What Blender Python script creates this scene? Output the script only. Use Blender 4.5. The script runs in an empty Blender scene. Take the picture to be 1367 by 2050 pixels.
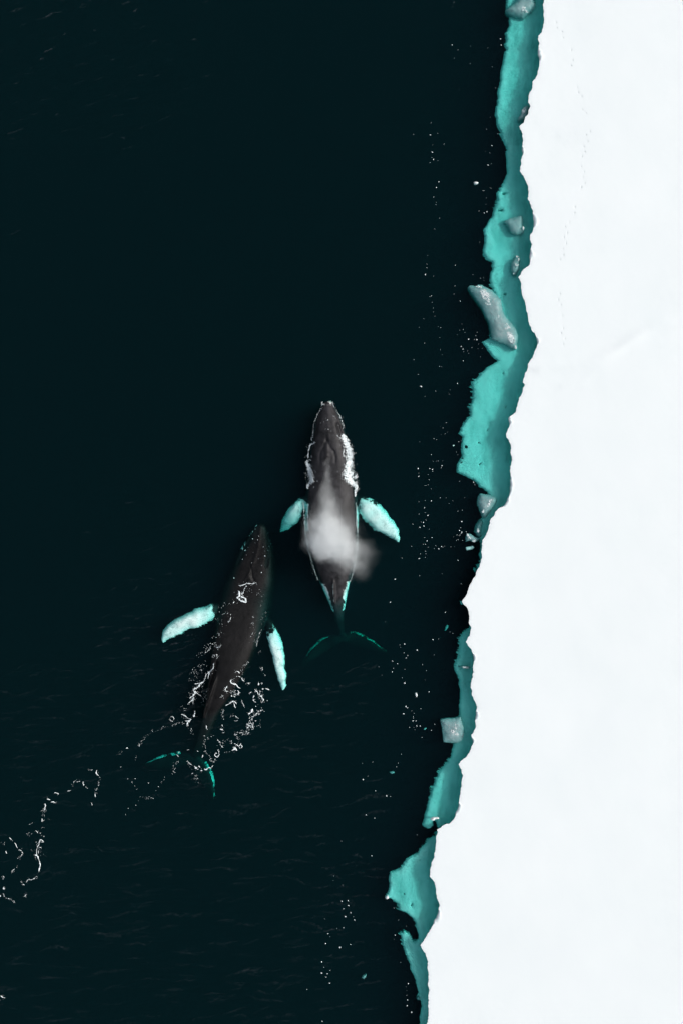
import bpy, bmesh, math, random
import numpy as np
from mathutils import Vector, noise as mnoise
from mathutils.bvhtree import BVHTree
from mathutils.kdtree import KDTree
from mathutils.geometry import delaunay_2d_cdt

random.seed(7)
rng = np.random.default_rng(11)
scene = bpy.context.scene
col = scene.collection

# ------------------------------------------------------------------ camera, sky, sun, exposure
CAM_H = 45.0            # metres above the water
S = 0.025               # metres per photo pixel at the water line
PW, PH = 1367.0, 2050.0
cam = bpy.data.cameras.new("camera")
cam.sensor_fit = 'VERTICAL'
cam.sensor_height = 36.0
cam.lens = 36.0 * CAM_H / (PH * S)
cam.clip_start, cam.clip_end = 0.5, 6000.0
cam_ob = bpy.data.objects.new("camera", cam)
cam_ob.location = (0, 0, CAM_H)
col.objects.link(cam_ob)
scene.camera = cam_ob

SUN_EL, SUN_AZ = math.radians(35), math.radians(13)     # azimuth counted from +X towards +Y
world = bpy.data.worlds.new("World")
scene.world = world
world.use_nodes = True
wn = world.node_tree
wn.nodes.clear()
sky = wn.nodes.new("ShaderNodeTexSky")
sky.sky_type = 'NISHITA'
sky.sun_disc = False
sky.sun_elevation = SUN_EL
sky.sun_rotation = math.pi / 2 - SUN_AZ
sky.dust_density = 4.0
sky.air_density = 1.0
hsv = wn.nodes.new("ShaderNodeHueSaturation")           # thin high cloud greys the blue
hsv.inputs["Saturation"].default_value = 0.42
bg = wn.nodes.new("ShaderNodeBackground")
bg.inputs["Strength"].default_value = 0.148
wo = wn.nodes.new("ShaderNodeOutputWorld")
wn.links.new(sky.outputs[0], hsv.inputs["Color"])
wn.links.new(hsv.outputs[0], bg.inputs["Color"])
wn.links.new(bg.outputs[0], wo.inputs["Surface"])

sun = bpy.data.lights.new("sun", 'SUN')
sun.energy = 1.72
sun.angle = math.radians(8)
sun.color = (1.0, 0.985, 0.96)
sun_ob = bpy.data.objects.new("sun", sun)
d = Vector((math.cos(SUN_EL) * math.cos(SUN_AZ), math.cos(SUN_EL) * math.sin(SUN_AZ), math.sin(SUN_EL)))
sun_ob.rotation_euler = d.to_track_quat('Z', 'Y').to_euler()
sun_ob.location = d * 60
col.objects.link(sun_ob)

scene.view_settings.view_transform = 'Standard'
scene.view_settings.look = 'None'
scene.view_settings.exposure = -0.01
scene.view_settings.gamma = 1.0
scene.view_settings.use_curve_mapping = False
cy = scene.cycles
cy.max_bounces = 6
cy.diffuse_bounces = 3
cy.volume_bounces = 6
cy.transparent_max_bounces = 12
cy.use_denoising = True
cy.denoising_input_passes = 'RGB'
cy.volume_step_rate = 0.6
cy.filter_width = 1.5


# ------------------------------------------------------------------ helpers
def W(px, py, z=0.0):
    k = S * (CAM_H - z) / CAM_H
    return ((px - PW / 2) * k, (PH / 2 - py) * k, z)


def zm(pts, ox, oy, sc):
    """points read off an enlarged view -> photo pixels"""
    return [(ox + p[0] / sc, oy + p[1] / sc) + tuple(p[2:]) for p in pts]


def set_props(o, label=None, cat=None, group=None, kind=None):
    if label: o["label"] = label
    if cat: o["category"] = cat
    if group: o["group"] = group
    if kind: o["kind"] = kind


def mesh_ob(name, verts, faces, mat, parent=None, smooth=True):
    me = bpy.data.meshes.new(name)
    me.from_pydata([tuple(v) for v in verts], [], [tuple(f) for f in faces])
    me.validate()
    if smooth:
        me.polygons.foreach_set("use_smooth", [True] * len(me.polygons))
    if mat: me.materials.append(mat)
    o = bpy.data.objects.new(name, me)
    col.objects.link(o)
    if parent: o.parent = parent
    return o


def new_mat(name):
    m = bpy.data.materials.new(name)
    m.use_nodes = True
    nt = m.node_tree
    nt.nodes.clear()
    out = nt.nodes.new("ShaderNodeOutputMaterial")
    return m, nt, out


def N(nt, typ, **kw):
    n = nt.nodes.new(typ)
    for k, v in kw.items():
        setattr(n, k, v)
    return n


def noise_tex(nt, scale, detail=4, rough=0.55, coord='Object', vec=None):
    t = N(nt, "ShaderNodeTexNoise")
    t.inputs["Scale"].default_value = scale
    t.inputs["Detail"].default_value = detail
    t.inputs["Roughness"].default_value = rough
    if vec is None:
        c = N(nt, "ShaderNodeTexCoord")
        vec = c.outputs[coord]
    nt.links.new(vec, t.inputs["Vector"])
    return t


def ramp(nt, src, stops):
    r = N(nt, "ShaderNodeValToRGB")
    e = r.color_ramp.elements
    while len(e) < len(stops): e.new(0.5)
    for k, (p, c) in enumerate(stops):
        e[k].position = p
        e[k].color = (c if len(c) == 4 else (*c, 1))
    nt.links.new(src, r.inputs[0])
    return r


def bump(nt, src, strength, dist):
    b = N(nt, "ShaderNodeBump")
    b.inputs["Strength"].default_value = strength
    b.inputs["Distance"].default_value = dist
    nt.links.new(src, b.inputs["Height"])
    return b


def principled(nt, out, rough=0.5, base=(0.5, 0.5, 0.5), spec=0.5):
    p = N(nt, "ShaderNodeBsdfPrincipled")
    p.inputs["Base Color"].default_value = (*base, 1)
    p.inputs["Roughness"].default_value = rough
    p.inputs["Specular IOR Level"].default_value = spec
    nt.links.new(p.outputs[0], out.inputs["Surface"])
    return p


def wobble(n, knots, seed):
    """smooth 1-d noise in -1..1 at n samples with the given number of knots"""
    r = np.random.default_rng(seed)
    k = r.uniform(-1, 1, knots + 2)
    t = np.linspace(0, knots, n)
    i = np.floor(t).astype(int)
    f = t - i
    f = f * f * (3 - 2 * f)
    return k[i] * (1 - f) + k[i + 1] * f


def catmull(pts, per):
    p = np.array(pts, float)
    q = np.vstack([2 * p[0] - p[1], p, 2 * p[-1] - p[-2]])
    outp = []
    for i in range(1, len(q) - 2):
        a, b, c, e = q[i - 1], q[i], q[i + 1], q[i + 2]
        for t in np.linspace(0, 1, per, endpoint=False):
            outp.append(0.5 * (2 * b + (c - a) * t + (2 * a - 5 * b + 4 * c - e) * t * t + (3 * b - a - 3 * c + e) * t ** 3))
    outp.append(p[-1])
    return np.array(outp)


def resample(pts, step):
    p = np.array(pts, float)
    seg = np.hypot(*(p[1:, :2] - p[:-1, :2]).T)
    s = np.concatenate([[0], np.cumsum(seg)])
    n = max(2, int(s[-1] / step) + 1)
    t = np.linspace(0, s[-1], n)
    return np.stack([np.interp(t, s, p[:, k]) for k in range(p.shape[1])], 1)


def normals2(p):
    t = np.gradient(p[:, :2], axis=0)
    t /= np.maximum(np.linalg.norm(t, axis=1, keepdims=True), 1e-9)
    return np.stack([t[:, 1], -t[:, 0]], 1)


def dist_to_line(q, line):
    """distance of points q (n,2) to a polyline (m,2)"""
    a, b = line[:-1], line[1:]
    ab = b - a
    l2 = np.maximum((ab ** 2).sum(1), 1e-12)
    outd = np.empty(len(q))
    for i in range(0, len(q), 400):
        c = q[i:i + 400, None, :] - a[None]
        t = np.clip((c * ab[None]).sum(2) / l2[None], 0, 1)
        e = c - t[..., None] * ab[None]
        outd[i:i + 400] = np.sqrt((e ** 2).sum(2).min(1))
    return outd


def in_poly(q, poly):
    x, y = q[:, 0], q[:, 1]
    r = np.zeros(len(q), bool)
    j = len(poly) - 1
    for i in range(len(poly)):
        xi, yi = poly[i]
        xj, yj = poly[j]
        c = ((yi > y) != (yj > y)) & (x < (xj - xi) * (y - yi) / (yj - yi + 1e-15) + xi)
        r ^= c
        j = i
    return r


def triangulate(loops, pts):
    """constrained triangulation: first loop is the outline, further loops are rings inside it"""
    vs, es = [], []
    for lp in loops:
        b = len(vs)
        vs += [Vector((float(p[0]), float(p[1]))) for p in lp]
        es += [(b + i, b + (i + 1) % len(lp)) for i in range(len(lp))]
    vs += [Vector((float(p[0]), float(p[1]))) for p in pts]
    v, e, f, *_ = delaunay_2d_cdt(vs, es, [], 1, 1e-5)
    v = np.array([(p.x, p.y) for p in v])
    f = np.array([list(t) for t in f], int)
    ctr = v[f].mean(1)
    f = f[in_poly(ctr, np.array([p[:2] for p in loops[0]]))]
    used = np.unique(f)
    m = -np.ones(len(v), int)
    m[used] = np.arange(len(used))
    return v[used], m[f]


def jitter_grid(x0, x1, y0, y1, st, seed):
    r = np.random.default_rng(seed)
    gx, gy = np.meshgrid(np.arange(x0, x1, st), np.arange(y0, y1, st))
    p = np.stack([gx.ravel(), gy.ravel()], 1)
    return p + r.uniform(-0.35 * st, 0.35 * st, p.shape)


def fbm(x, y, sc, octv=3, seed=0.0):
    v, a, t = 0.0, 1.0, 0.0
    for _ in range(octv):
        v += a * mnoise.noise(Vector((x * sc + seed, y * sc - seed, seed)))
        t += a
        a *= 0.5
        sc *= 2
    return v / t


# ------------------------------------------------------------------ materials
# sea water: absorption (red first) plus a little scattering; no card, no painted depth
mat_water, nt, out = new_mat("sea_water")
va = N(nt, "ShaderNodeVolumeAbsorption")
va.inputs["Density"].default_value = 2.5
SA = (1.95, 0.36, 0.44)
va.inputs["Color"].default_value = (1 - SA[0] / 2.5, 1 - SA[1] / 2.5, 1 - SA[2] / 2.5, 1)
vs_ = N(nt, "ShaderNodeVolumeScatter")
vs_.inputs["Density"].default_value = 0.042
vs_.inputs["Color"].default_value = (0.42, 0.46, 0.70, 1)
vs_.inputs["Anisotropy"].default_value = 0.0
ad = N(nt, "ShaderNodeAddShader")
nt.links.new(va.outputs[0], ad.inputs[0])
nt.links.new(vs_.outputs[0], ad.inputs[1])
nt.links.new(ad.outputs[0], out.inputs["Volume"])

mat_seabed, nt, out = new_mat("dark_seabed")
p = principled(nt, out, 0.9, (0.02, 0.02, 0.02), 0.1)
t = noise_tex(nt, 0.4)
r = ramp(nt, t.outputs[0], [(0.3, (0.012, 0.013, 0.013)), (0.7, (0.03, 0.03, 0.028))])
nt.links.new(r.outputs[0], p.inputs["Base Color"])

mat_snow, nt, out = new_mat("wind_packed_snow")
p = principled(nt, out, 0.7, (0.9, 0.91, 0.92), 0.2)
t = noise_tex(nt, 0.35, 6, 0.6)
r = ramp(nt, t.outputs[0], [(0.3, (0.842, 0.893, 0.90)), (0.7, (0.875, 0.918, 0.923))])
nt.links.new(r.outputs[0], p.inputs["Base Color"])
t2 = noise_tex(nt, 3.0, 8, 0.7)
b = bump(nt, t2.outputs[0], 0.25, 0.03)
nt.links.new(b.outputs[0], p.inputs["Normal"])

mat_ledge, nt, out = new_mat("sea_ice")
p = principled(nt, out, 0.6, (0.8, 0.82, 0.82), 0.2)
tcl = N(nt, "ShaderNodeTexCoord")
mpl = N(nt, "ShaderNodeMapping")
mpl.inputs["Scale"].default_value = (1.5, 0.5, 1.0)     # bands run along the edge
mpl.inputs["Rotation"].default_value = (0, 0, 0.12)
nt.links.new(tcl.outputs["Object"], mpl.inputs["Vector"])
t = noise_tex(nt, 1.3, 7, 0.66, vec=mpl.outputs[0])
r = ramp(nt, t.outputs[0], [(0.32, (0.46, 0.57, 0.56)), (0.52, (0.78, 0.83, 0.82)), (0.72, (0.90, 0.92, 0.91))])
t3 = noise_tex(nt, 9, 5, 0.7)
r3 = ramp(nt, t3.outputs[0], [(0.27, (0.62, 0.68, 0.66)), (0.40, (1, 1, 1))])
mx = N(nt, "ShaderNodeMix", data_type='RGBA', blend_type='MULTIPLY')
mx.inputs[0].default_value = 0.8
nt.links.new(r.outputs[0], mx.inputs[6])
nt.links.new(r3.outputs[0], mx.inputs[7])
nt.links.new(mx.outputs[2], p.inputs["Base Color"])
t2 = noise_tex(nt, 5.0, 6, 0.6)
b = bump(nt, t2.outputs[0], 0.35, 0.06)
nt.links.new(b.outputs[0], p.inputs["Normal"])

mat_bare, nt, out = new_mat("wet_bare_ice")
p = principled(nt, out, 0.35, (0.62, 0.68, 0.69), 0.4)
t = noise_tex(nt, 6, 5)
r = ramp(nt, t.outputs[0], [(0.3, (0.66, 0.75, 0.76)), (0.7, (0.78, 0.86, 0.87))])
nt.links.new(r.outputs[0], p.inputs["Base Color"])

mat_block, nt, out = new_mat("glassy_old_ice")
p = principled(nt, out, 0.45, (0.2, 0.25, 0.26), 0.25)
p.inputs["Subsurface Weight"].default_value = 0.25
p.inputs["Subsurface Radius"].default_value = (0.06, 0.17, 0.18)
p.inputs["Subsurface Scale"].default_value = 0.5
t = noise_tex(nt, 2.2, 6, 0.6)
r = ramp(nt, t.outputs[0], [(0.25, (0.175, 0.285, 0.29)), (0.55, (0.25, 0.37, 0.378)), (0.8, (0.37, 0.49, 0.50))])
nt.links.new(r.outputs[0], p.inputs["Base Color"])
t2 = noise_tex(nt, 7.0, 6, 0.6)
b = bump(nt, t2.outputs[0], 0.3, 0.05)
nt.links.new(b.outputs[0], p.inputs["Normal"])

mat_frost, nt, out = new_mat("white_frost")
p = principled(nt, out, 0.7, (0.86, 0.89, 0.90), 0.2)
t = noise_tex(nt, 12, 4)
r = ramp(nt, t.outputs[0], [(0.3, (0.72, 0.77, 0.78)), (0.65, (0.92, 0.94, 0.94))])
nt.links.new(r.outputs[0], p.inputs["Base Color"])

mat_foam, nt, out = new_mat("sea_foam")
p = principled(nt, out, 0.75, (0.86, 0.89, 0.9), 0.2)
t = noise_tex(nt, 14, 5, 0.7)
r = ramp(nt, t.outputs[0], [(0.30, (0.56, 0.70, 0.72)), (0.42, (0.82, 0.90, 0.915)), (0.7, (0.90, 0.95, 0.955))])
nt.links.new(r.outputs[0], p.inputs["Base Color"])

mat_wash, nt, out = new_mat("thin_wash")
p = principled(nt, out, 0.6, (0.4, 0.5, 0.5), 0.3)
t = noise_tex(nt, 10, 5, 0.7)
r = ramp(nt, t.outputs[0], [(0.3, (0.12, 0.20, 0.21)), (0.6, (0.42, 0.54, 0.54)), (0.75, (0.62, 0.70, 0.68))])
nt.links.new(r.outputs[0], p.inputs["Base Color"])


def skin_material(name, dark_a, dark_b, rough):
    m, nt, out = new_mat(name)
    p = principled(nt, out, rough, dark_a, 0.22)
    at = N(nt, "ShaderNodeAttribute", attribute_name="pale")
    t = noise_tex(nt, 1.3, 7, 0.65)
    rd0 = ramp(nt, t.outputs[0], [(0.32, dark_a), (0.68, dark_b)])
    tm = noise_tex(nt, 3.4, 8, 0.75)
    rm = ramp(nt, tm.outputs[0], [(0.36, (0.35, 0.35, 0.35)), (0.5, (1, 1, 1)), (0.66, (1.45, 1.42, 1.42))])
    rd = N(nt, "ShaderNodeMix", data_type='RGBA', blend_type='MULTIPLY')
    rd.inputs[0].default_value = 1
    nt.links.new(rd0.outputs[0], rd.inputs[6])
    nt.links.new(rm.outputs[0], rd.inputs[7])
    # scratches along the skin
    sc = noise_tex(nt, 5.5, 6, 0.75)
    rs = ramp(nt, sc.outputs[0], [(0.66, (0, 0, 0)), (0.80, (0.012, 0.012, 0.012))])
    addn = N(nt, "ShaderNodeMix", data_type='RGBA', blend_type='ADD')
    addn.inputs[0].default_value = 1
    # darkens the tail fluke web's colour so it fades into the dim deep water
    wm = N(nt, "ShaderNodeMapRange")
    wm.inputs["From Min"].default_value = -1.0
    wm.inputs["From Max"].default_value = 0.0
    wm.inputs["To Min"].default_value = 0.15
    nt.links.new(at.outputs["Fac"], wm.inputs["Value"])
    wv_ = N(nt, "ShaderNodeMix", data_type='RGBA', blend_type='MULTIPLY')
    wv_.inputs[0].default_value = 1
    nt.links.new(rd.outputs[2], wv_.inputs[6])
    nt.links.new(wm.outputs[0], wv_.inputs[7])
    nt.links.new(wv_.outputs[2], addn.inputs[6])
    nt.links.new(rs.outputs[0], addn.inputs[7])
    # pale skin with a ragged border
    n2 = noise_tex(nt, 5.0, 8, 0.75)
    ma = N(nt, "ShaderNodeMath", operation='MULTIPLY_ADD')
    nt.links.new(n2.outputs[0], ma.inputs[0])
    ma.inputs[1].default_value = 1.7
    ma.inputs[2].default_value = -0.85
    sm = N(nt, "ShaderNodeMath", operation='ADD')
    nt.links.new(at.outputs["Fac"], sm.inputs[0])
    nt.links.new(ma.outputs[0], sm.inputs[1])
    rw = ramp(nt, sm.outputs[0], [(0.42, (0, 0, 0)), (0.62, (1, 1, 1))])
    n3 = noise_tex(nt, 4.0, 6, 0.6)
    rp = ramp(nt, n3.outputs[0], [(0.30, (0.30, 0.38, 0.37)), (0.42, (0.84, 0.87, 0.85)), (0.6, (0.93, 0.94, 0.92))])
    mx = N(nt, "ShaderNodeMix", data_type='RGBA')
    gate = N(nt, "ShaderNodeMapRange")
    gate.inputs["From Min"].default_value = 0.04
    gate.inputs["From Max"].default_value = 0.3
    nt.links.new(at.outputs["Fac"], gate.inputs["Value"])
    gm = N(nt, "ShaderNodeMath", operation='MULTIPLY')
    nt.links.new(gate.outputs[0], gm.inputs[0])
    nt.links.new(rw.outputs[0], gm.inputs[1])
    nt.links.new(gm.outputs[0], mx.inputs[0])
    nt.links.new(addn.outputs[2], mx.inputs[6])
    nt.links.new(rp.outputs[0], mx.inputs[7])
    nt.links.new(mx.outputs[2], p.inputs["Base Color"])
    n4 = noise_tex(nt, 6, 5, 0.6)
    b = bump(nt, n4.outputs[0], 0.35, 0.04)
    nt.links.new(b.outputs[0], p.inputs["Normal"])
    return m


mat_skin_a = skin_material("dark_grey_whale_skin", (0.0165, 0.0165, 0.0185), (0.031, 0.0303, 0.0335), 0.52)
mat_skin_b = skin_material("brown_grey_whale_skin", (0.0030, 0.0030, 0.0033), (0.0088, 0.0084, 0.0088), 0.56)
mat_black, nt, out = new_mat("wet_black_skin")
principled(nt, out, 0.5, (0.004, 0.004, 0.004), 0.3)

# ------------------------------------------------------------------ outlines read off the photograph (pixels)
SNOW = [(1088,0),(1089,20),(1089,39),(1086.5,55),(1083,64),(1075.5,71),(1078,83),(1076.6,99),(1079,114),(1080,127),(1076.6,143),
(1074.5,151),(1064.6,163),(1063.5,175),(1057,193),(1058,206),(1061,213),(1058,221),(1056,229),(1050,232.6),(1051,239),(1046,246),
(1038,252),(1041.5,261),(1044,272),(1046.6,290),(1045,311),(1043.7,329),(1040.4,342),(1046,351),(1051.4,362),(1056,375),(1056,386),
(1055,397),(1061,411),(1065.7,422),(1066,435),(1067,455),(1063.5,468),(1060,478),(1063,490),(1061,505),(1060.6,523),(1056,532),
(1046,538),(1037,555),(1041.5,564.6),(1043.7,575.5),(1046,591),(1050,606),(1051.4,621.6),(1057,637),(1059,650),(1064.6,663),
(1070,666.6),(1074.5,678.7),(1074.5,687.5),(1070.7,705),(1065.7,717),(1057,730),(1052.6,744),(1047,757),(1046,766),(1049.5,770),
(1045,783),(1039,796.5),(1035,814),(1028.5,827),(1018.6,838),(1019.7,851),(1011,868.5),(1017.5,880),(1022,897.5),(1021,906),
(1023,919),(1021,932.6),(1021,952),(1021,970),(1018.6,987.5),(1013,1007),(1008.7,1012.7),(997.7,1017),(991,1022.6),(989,1031),
(982,1038),(979,1047),(974.7,1062),(970.7,1072),(966,1083),(964,1091),(962.6,1104),(961,1123),(959,1134.6),(954.6,1142),
(949.5,1153.6),(944,1164),(940,1171),(934,1186),(928,1197.5),(925,1204),(927.5,1209),(932,1214),(936,1222),(938.5,1232.6),
(940,1249),(942,1253),(942.6,1260),(938.5,1273.6),(932.7,1281),(930.5,1284.6),(935,1290),(941,1297),(946,1306),(949.5,1316),
(947.6,1330),(945.6,1346.5),(942,1370),(944,1391),(950,1403),(952.6,1418),(952,1436),(952,1452.7),(947.6,1464),(943.4,1471),
(945.6,1481),(945,1491),(941,1503),(932.7,1515.7),(922.7,1524),(917,1531.4),(923.5,1540.6),(926,1557),(924,1569),(922.7,1588.7),
(918.6,1607),(912,1631),(903,1645),(890,1652),(875,1660),(874.5,1671),(871,1687),(871,1701),(867,1716),(864,1728.7),(860,1754.5),
(863,1759),(869.7,1767),(873,1780),(872,1790),(876,1799.5),(878.5,1811),(875,1831),(867,1853),(852.7,1873.6),(841,1892.7),
(845,1900),(851,1908.7),(854,1923.4),(854,1935),(857,1946.8),(857,1970),(857.8,1984.8),(855.6,1993.6),(857,2001),(856,2014),
(857.8,2028.7),(856,2049)]
LEDGE_A = [(1014,0),(1013,14),(1017,24),(1018.5,33),(1020,48),(1012,66),(1011,92),(1014,96.5),(1008.6,103),(1007.5,118.5),(1002,136),
(1001,158),(996.5,180),(994,204),(990.4,228),(994,248),(1001,263),(1005,279),(1013,296),(1014,314),(1014,329),(1016,344.5),
(1007.5,362),(1001,377),(993,385),(995.5,400),(988,415),(983,435),(968,458),(970,472),(968,492),(965,508.6),(973.5,518.5),
(983,523),(984.5,536),(981,553.6),(982,571),(990,586.5),(985,610),(984,640),(986,665),(981,676.5),(963.6,684),(974.6,700.6),
(988,714),(997.6,722.6),(971,737),(960,750.5),(943,766),(945,781),(946,799),(940.7,814),(939.6,831.7),(934,840),(925,856),
(917.6,868),(925,875.5),(923,893),(924,910.7),(914,928),(914,944.7),(929.7,952),(943,960),(954,966.6),(960.4,975.4),(976,984),
(984,996),(978,1020),(962.6,1040),(954,1051),(950,1062),(958,1070),(960,1078),(962,1088),(961,1098),(957.5,1108),(960,1118),(960,1128),(955,1136),(957,1146)]
LEDGE_B = [(944,1250),(941,1254.6),(931,1263),(922.4,1273.6),(918,1287),(919.5,1300),(917,1311.6),(913.6,1323),(907.8,1335),
(913,1348),(917.7,1361.5),(921,1381),(919.4,1411),(918.6,1429.5),(917,1450),(914,1475),(907.8,1492.5),(902.8,1514),(891,1530.6),
(878,1547),(868,1569),(863,1588.7),(854.7,1612),(849.8,1635),(844.8,1651.7),(849,1658),(855,1661),(864,1660),(868,1655),(865,1648),
(869,1644),(872.5,1648),(873,1656),(877,1662)]
LEDGE_C = [(874,1668),(871,1675.6),(860,1680.5),(848.7,1693),(834,1709),(815,1720.7),(799,1740),(778.7,1748),(779.5,1769),(778,1786.7),
(773,1794),(772,1800),(780,1801),(795.6,1811),(800.5,1825),(811.7,1830),(826,1840),(829.5,1846),(833.6,1859),(836.6,1875),(837.5,1882),
(828,1887),(822,1875),(814.6,1868),(809,1865.6),(802,1871),(803,1882),(809,1901),(813,1914.6),(820.5,1932),(822,1944),
(829,1955.6),(833.6,1970),(836.6,1983),(838.8,1990.7),(833.6,1999.5),(841,2008),(844,2017),(842.4,2027),(839.5,2039),(841,2050)]


def wander(x, y0, y1, st, seed, amp):
    n = int(abs(y1 - y0) / st)
    ys = np.linspace(y0, y1, n)
    return [(x + amp * a + 0.25 * amp * b, y) for y, a, b in zip(ys, wobble(n, max(3, n // 9), seed), wobble(n, max(3, n // 2), seed + 1))]


# the edge goes on in both directions beyond the frame
top_ext = wander(1096, -24000, -900, 300, 3, 40) + wander(1092, -840, -14, 14, 5, 26)
bot_ext = wander(850, 2064, 2900, 14, 8, 26) + wander(852, 3000, 26000, 300, 10, 40)
snow_px = np.array(top_ext + SNOW + bot_ext)
mid = (snow_px[:, 1] > -860) & (snow_px[:, 1] < 2960)
fine = resample(snow_px[mid], 1.7)
nn = len(fine)
nrm = normals2(fine)
ragged = 1.3 * wobble(nn, nn // 9, 21) + 0.9 * wobble(nn, nn // 4, 22) + 0.7 * wobble(nn, nn // 2, 23)
fine = fine + nrm * ragged[:, None]
SNOW_Z = 0.25
ksn = (CAM_H - SNOW_Z) / CAM_H
to_w = lambda p, z=0.0: np.stack([(p[:, 0] - PW / 2), (PH / 2 - p[:, 1])], 1) * (S * (CAM_H - z) / CAM_H)
snow_line = to_w(fine, SNOW_Z)
far_top = to_w(snow_px[snow_px[:, 1] <= -860], SNOW_Z)
far_bot = to_w(snow_px[snow_px[:, 1] >= 2960], SNOW_Z)
snow_all = np.vstack([far_top, snow_line, far_bot])

# ------------------------------------------------------------------ water (volume body + dark sea bed)
X1 = 640.0
bm = bmesh.new()
bmesh.ops.create_cube(bm, size=1)
for v in bm.verts:
    v.co = Vector((v.co.x * 1300, v.co.y * 1300, 0.0 if v.co.z > 0 else -13.0))
me = bpy.data.meshes.new("water")
bm.to_mesh(me)
bm.free()
me.materials.append(mat_water)
water = bpy.data.objects.new("water", me)
col.objects.link(water)
set_props(water, "dark teal open sea beside the white ice", None, None, "structure")
bvx, bvy = np.meshgrid(np.linspace(-640, 640, 41), np.linspace(-640, 640, 41))
vv = [(x, y, -11.5 + 0.5 * fbm(x, y, 0.02)) for x, y in zip(bvx.ravel(), bvy.ravel())]
ff = [(j * 41 + i, j * 41 + i + 1, (j + 1) * 41 + i + 1, (j + 1) * 41 + i) for j in range(40) for i in range(40)]
mesh_ob("seabed", vv, ff, mat_seabed, water)

# ------------------------------------------------------------------ the ice sheet: snow top with edge, prints, and the drowned ledges
ice = bpy.data.objects.new("ice_sheet", None)
col.objects.link(ice)
set_props(ice, "flat white snow covered sea ice along the dark water", None, None, "structure")

PR = [(330,130),(333,162),(363,186),(368,219),(418,292),(426,352),(418,383),(452,509),(458,541),(478,563),(483,641),(504,661),
(506,790),(527,770),(514,829),(490,859),(497,890),(480,917),(476,975),(493,1007),(484,1037),(496,1073),(477,1097),(437,1213),(437,1248),
(406,1303),(381,1329),(394,1365),(373,1391),(387,1426),(368,1458),(372,1495),(350,1522),(351,1722),(341,1758),(356,1787),(364,1850),
(370,1925),(358,1953),(380,1985),(371,2017)]
prints = [(x, y, 1.15) for x, y in zm(PR, 1000, 0, 2.929)]
PR2 = [(302,748),(390,751),(410,777),(230,740),(240,795),(330,795),(350,800),(440,785),(390,820),(380,860),(420,860),(300,800),
(228,805),(270,785),(290,770),(318,812),(345,825),(405,800),(432,812),(450,840),(366,842),(260,812),(205,715),(185,760),(310,690),
(335,478),(300,905),(316,78),(455,815),(400,835)]
prints += [(x, y, 0.6) for x, y in zm(PR2, 1000, 0, 2.929)]
RIDGE = to_w(catmull([(1075,742),(1100,735),(1160,728),(1215,712),(1265,680),(1310,655),(1367,645),(1460,640),(1600,610)], 12), SNOW_Z)
RIDGE2 = to_w(catmull([(1120,775),(1150,770),(1175,762)], 8), SNOW_Z)

rings, pit = [], []
for (x, y, r) in prints:
    cx, cyy, _ = W(x, y, SNOW_Z)
    r *= S
    a0 = random.uniform(0, 6)
    st = random.uniform(1.0, 1.5)
    ca, sa = math.cos(a0), math.sin(a0)
    for k, q in enumerate((2.3, 1.25, 0.8)):
        lp = []
        for i in range(8):
            a = i * math.pi / 4
            u, v = math.cos(a) * r * q * st, math.sin(a) * r * q
            lp.append((cx + u * ca - v * sa, cyy + u * sa + v * ca))
        rings.append(lp)
    pit.append((cx, cyy, r * st, 0.9 * r, ca, sa, r))
pit = np.array(pit)

outline = np.vstack([snow_all, [[X1, snow_all[-1, 1]], [X1, snow_all[0, 1]]]])
pts = [jitter_grid(1, 24, -30, 30, 0.42, 1), jitter_grid(24, 120, -120, 120, 6, 2), jitter_grid(120, 630, -590, 590, 40, 3),
       jitter_grid(0, 24, -120, -30, 4, 4), jitter_grid(0, 24, 30, 120, 4, 5)]
for rl in (RIDGE, RIDGE2):
    rn = normals2(rl)
    for o in (-0.55, -0.3, -0.12, 0.0, 0.12, 0.3, 0.55):
        pts.append(resample(rl + rn * o, 0.25))
sn = normals2(snow_line)
for o in (0.05, 0.12, 0.22):
    q = (snow_line - sn * o)[::2]
    pts.append(q)
pts = np.vstack(pts)
keep = np.ones(len(pts), bool)
for row in pit:
    keep &= np.hypot(pts[:, 0] - row[0], pts[:, 1] - row[1]) > row[2] * 2.6
pts = pts[keep]
near = np.abs(pts[:, 1]) < 55
inside = in_poly(pts, outline)
pts = pts[inside]
sv, sf = triangulate([outline] + rings, pts)
ds = dist_to_line(sv, snow_all)
dr = dist_to_line(sv, RIDGE)
dr2 = dist_to_line(sv, RIDGE2)
sz = np.empty(len(sv))
for i, (x, y) in enumerate(sv):
    e = ds[i]
    z = SNOW_Z + 0.035 * fbm(x, y, 0.16, 3) * min(1, e / 1.5) - 0.008 * math.exp(-(e / 0.05) ** 2) + 0.008 * fbm(x, y, 1.2, 2, 4.0)
    if dr[i] < 1.2:
        z += 0.045 * math.exp(-((dr[i]) / 0.20) ** 2) * (0.9 + 0.2 * fbm(x, y, 0.6, 2, 9.0))
    if dr2[i] < 1:
        z += 0.02 * math.exp(-((dr2[i]) / 0.15) ** 2)
    sz[i] = z
for cx, cyy, rl, dp, ca, sa, r in pit:
    u = ((sv[:, 0] - cx) * ca + (sv[:, 1] - cyy) * sa) / rl
    v = (-(sv[:, 0] - cx) * sa + (sv[:, 1] - cyy) * ca) / r
    m = np.hypot(u, v) < 1.0
    sz[m] -= dp
snow = mesh_ob("snow", np.column_stack([sv, sz]), sf, mat_snow, ice)
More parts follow.
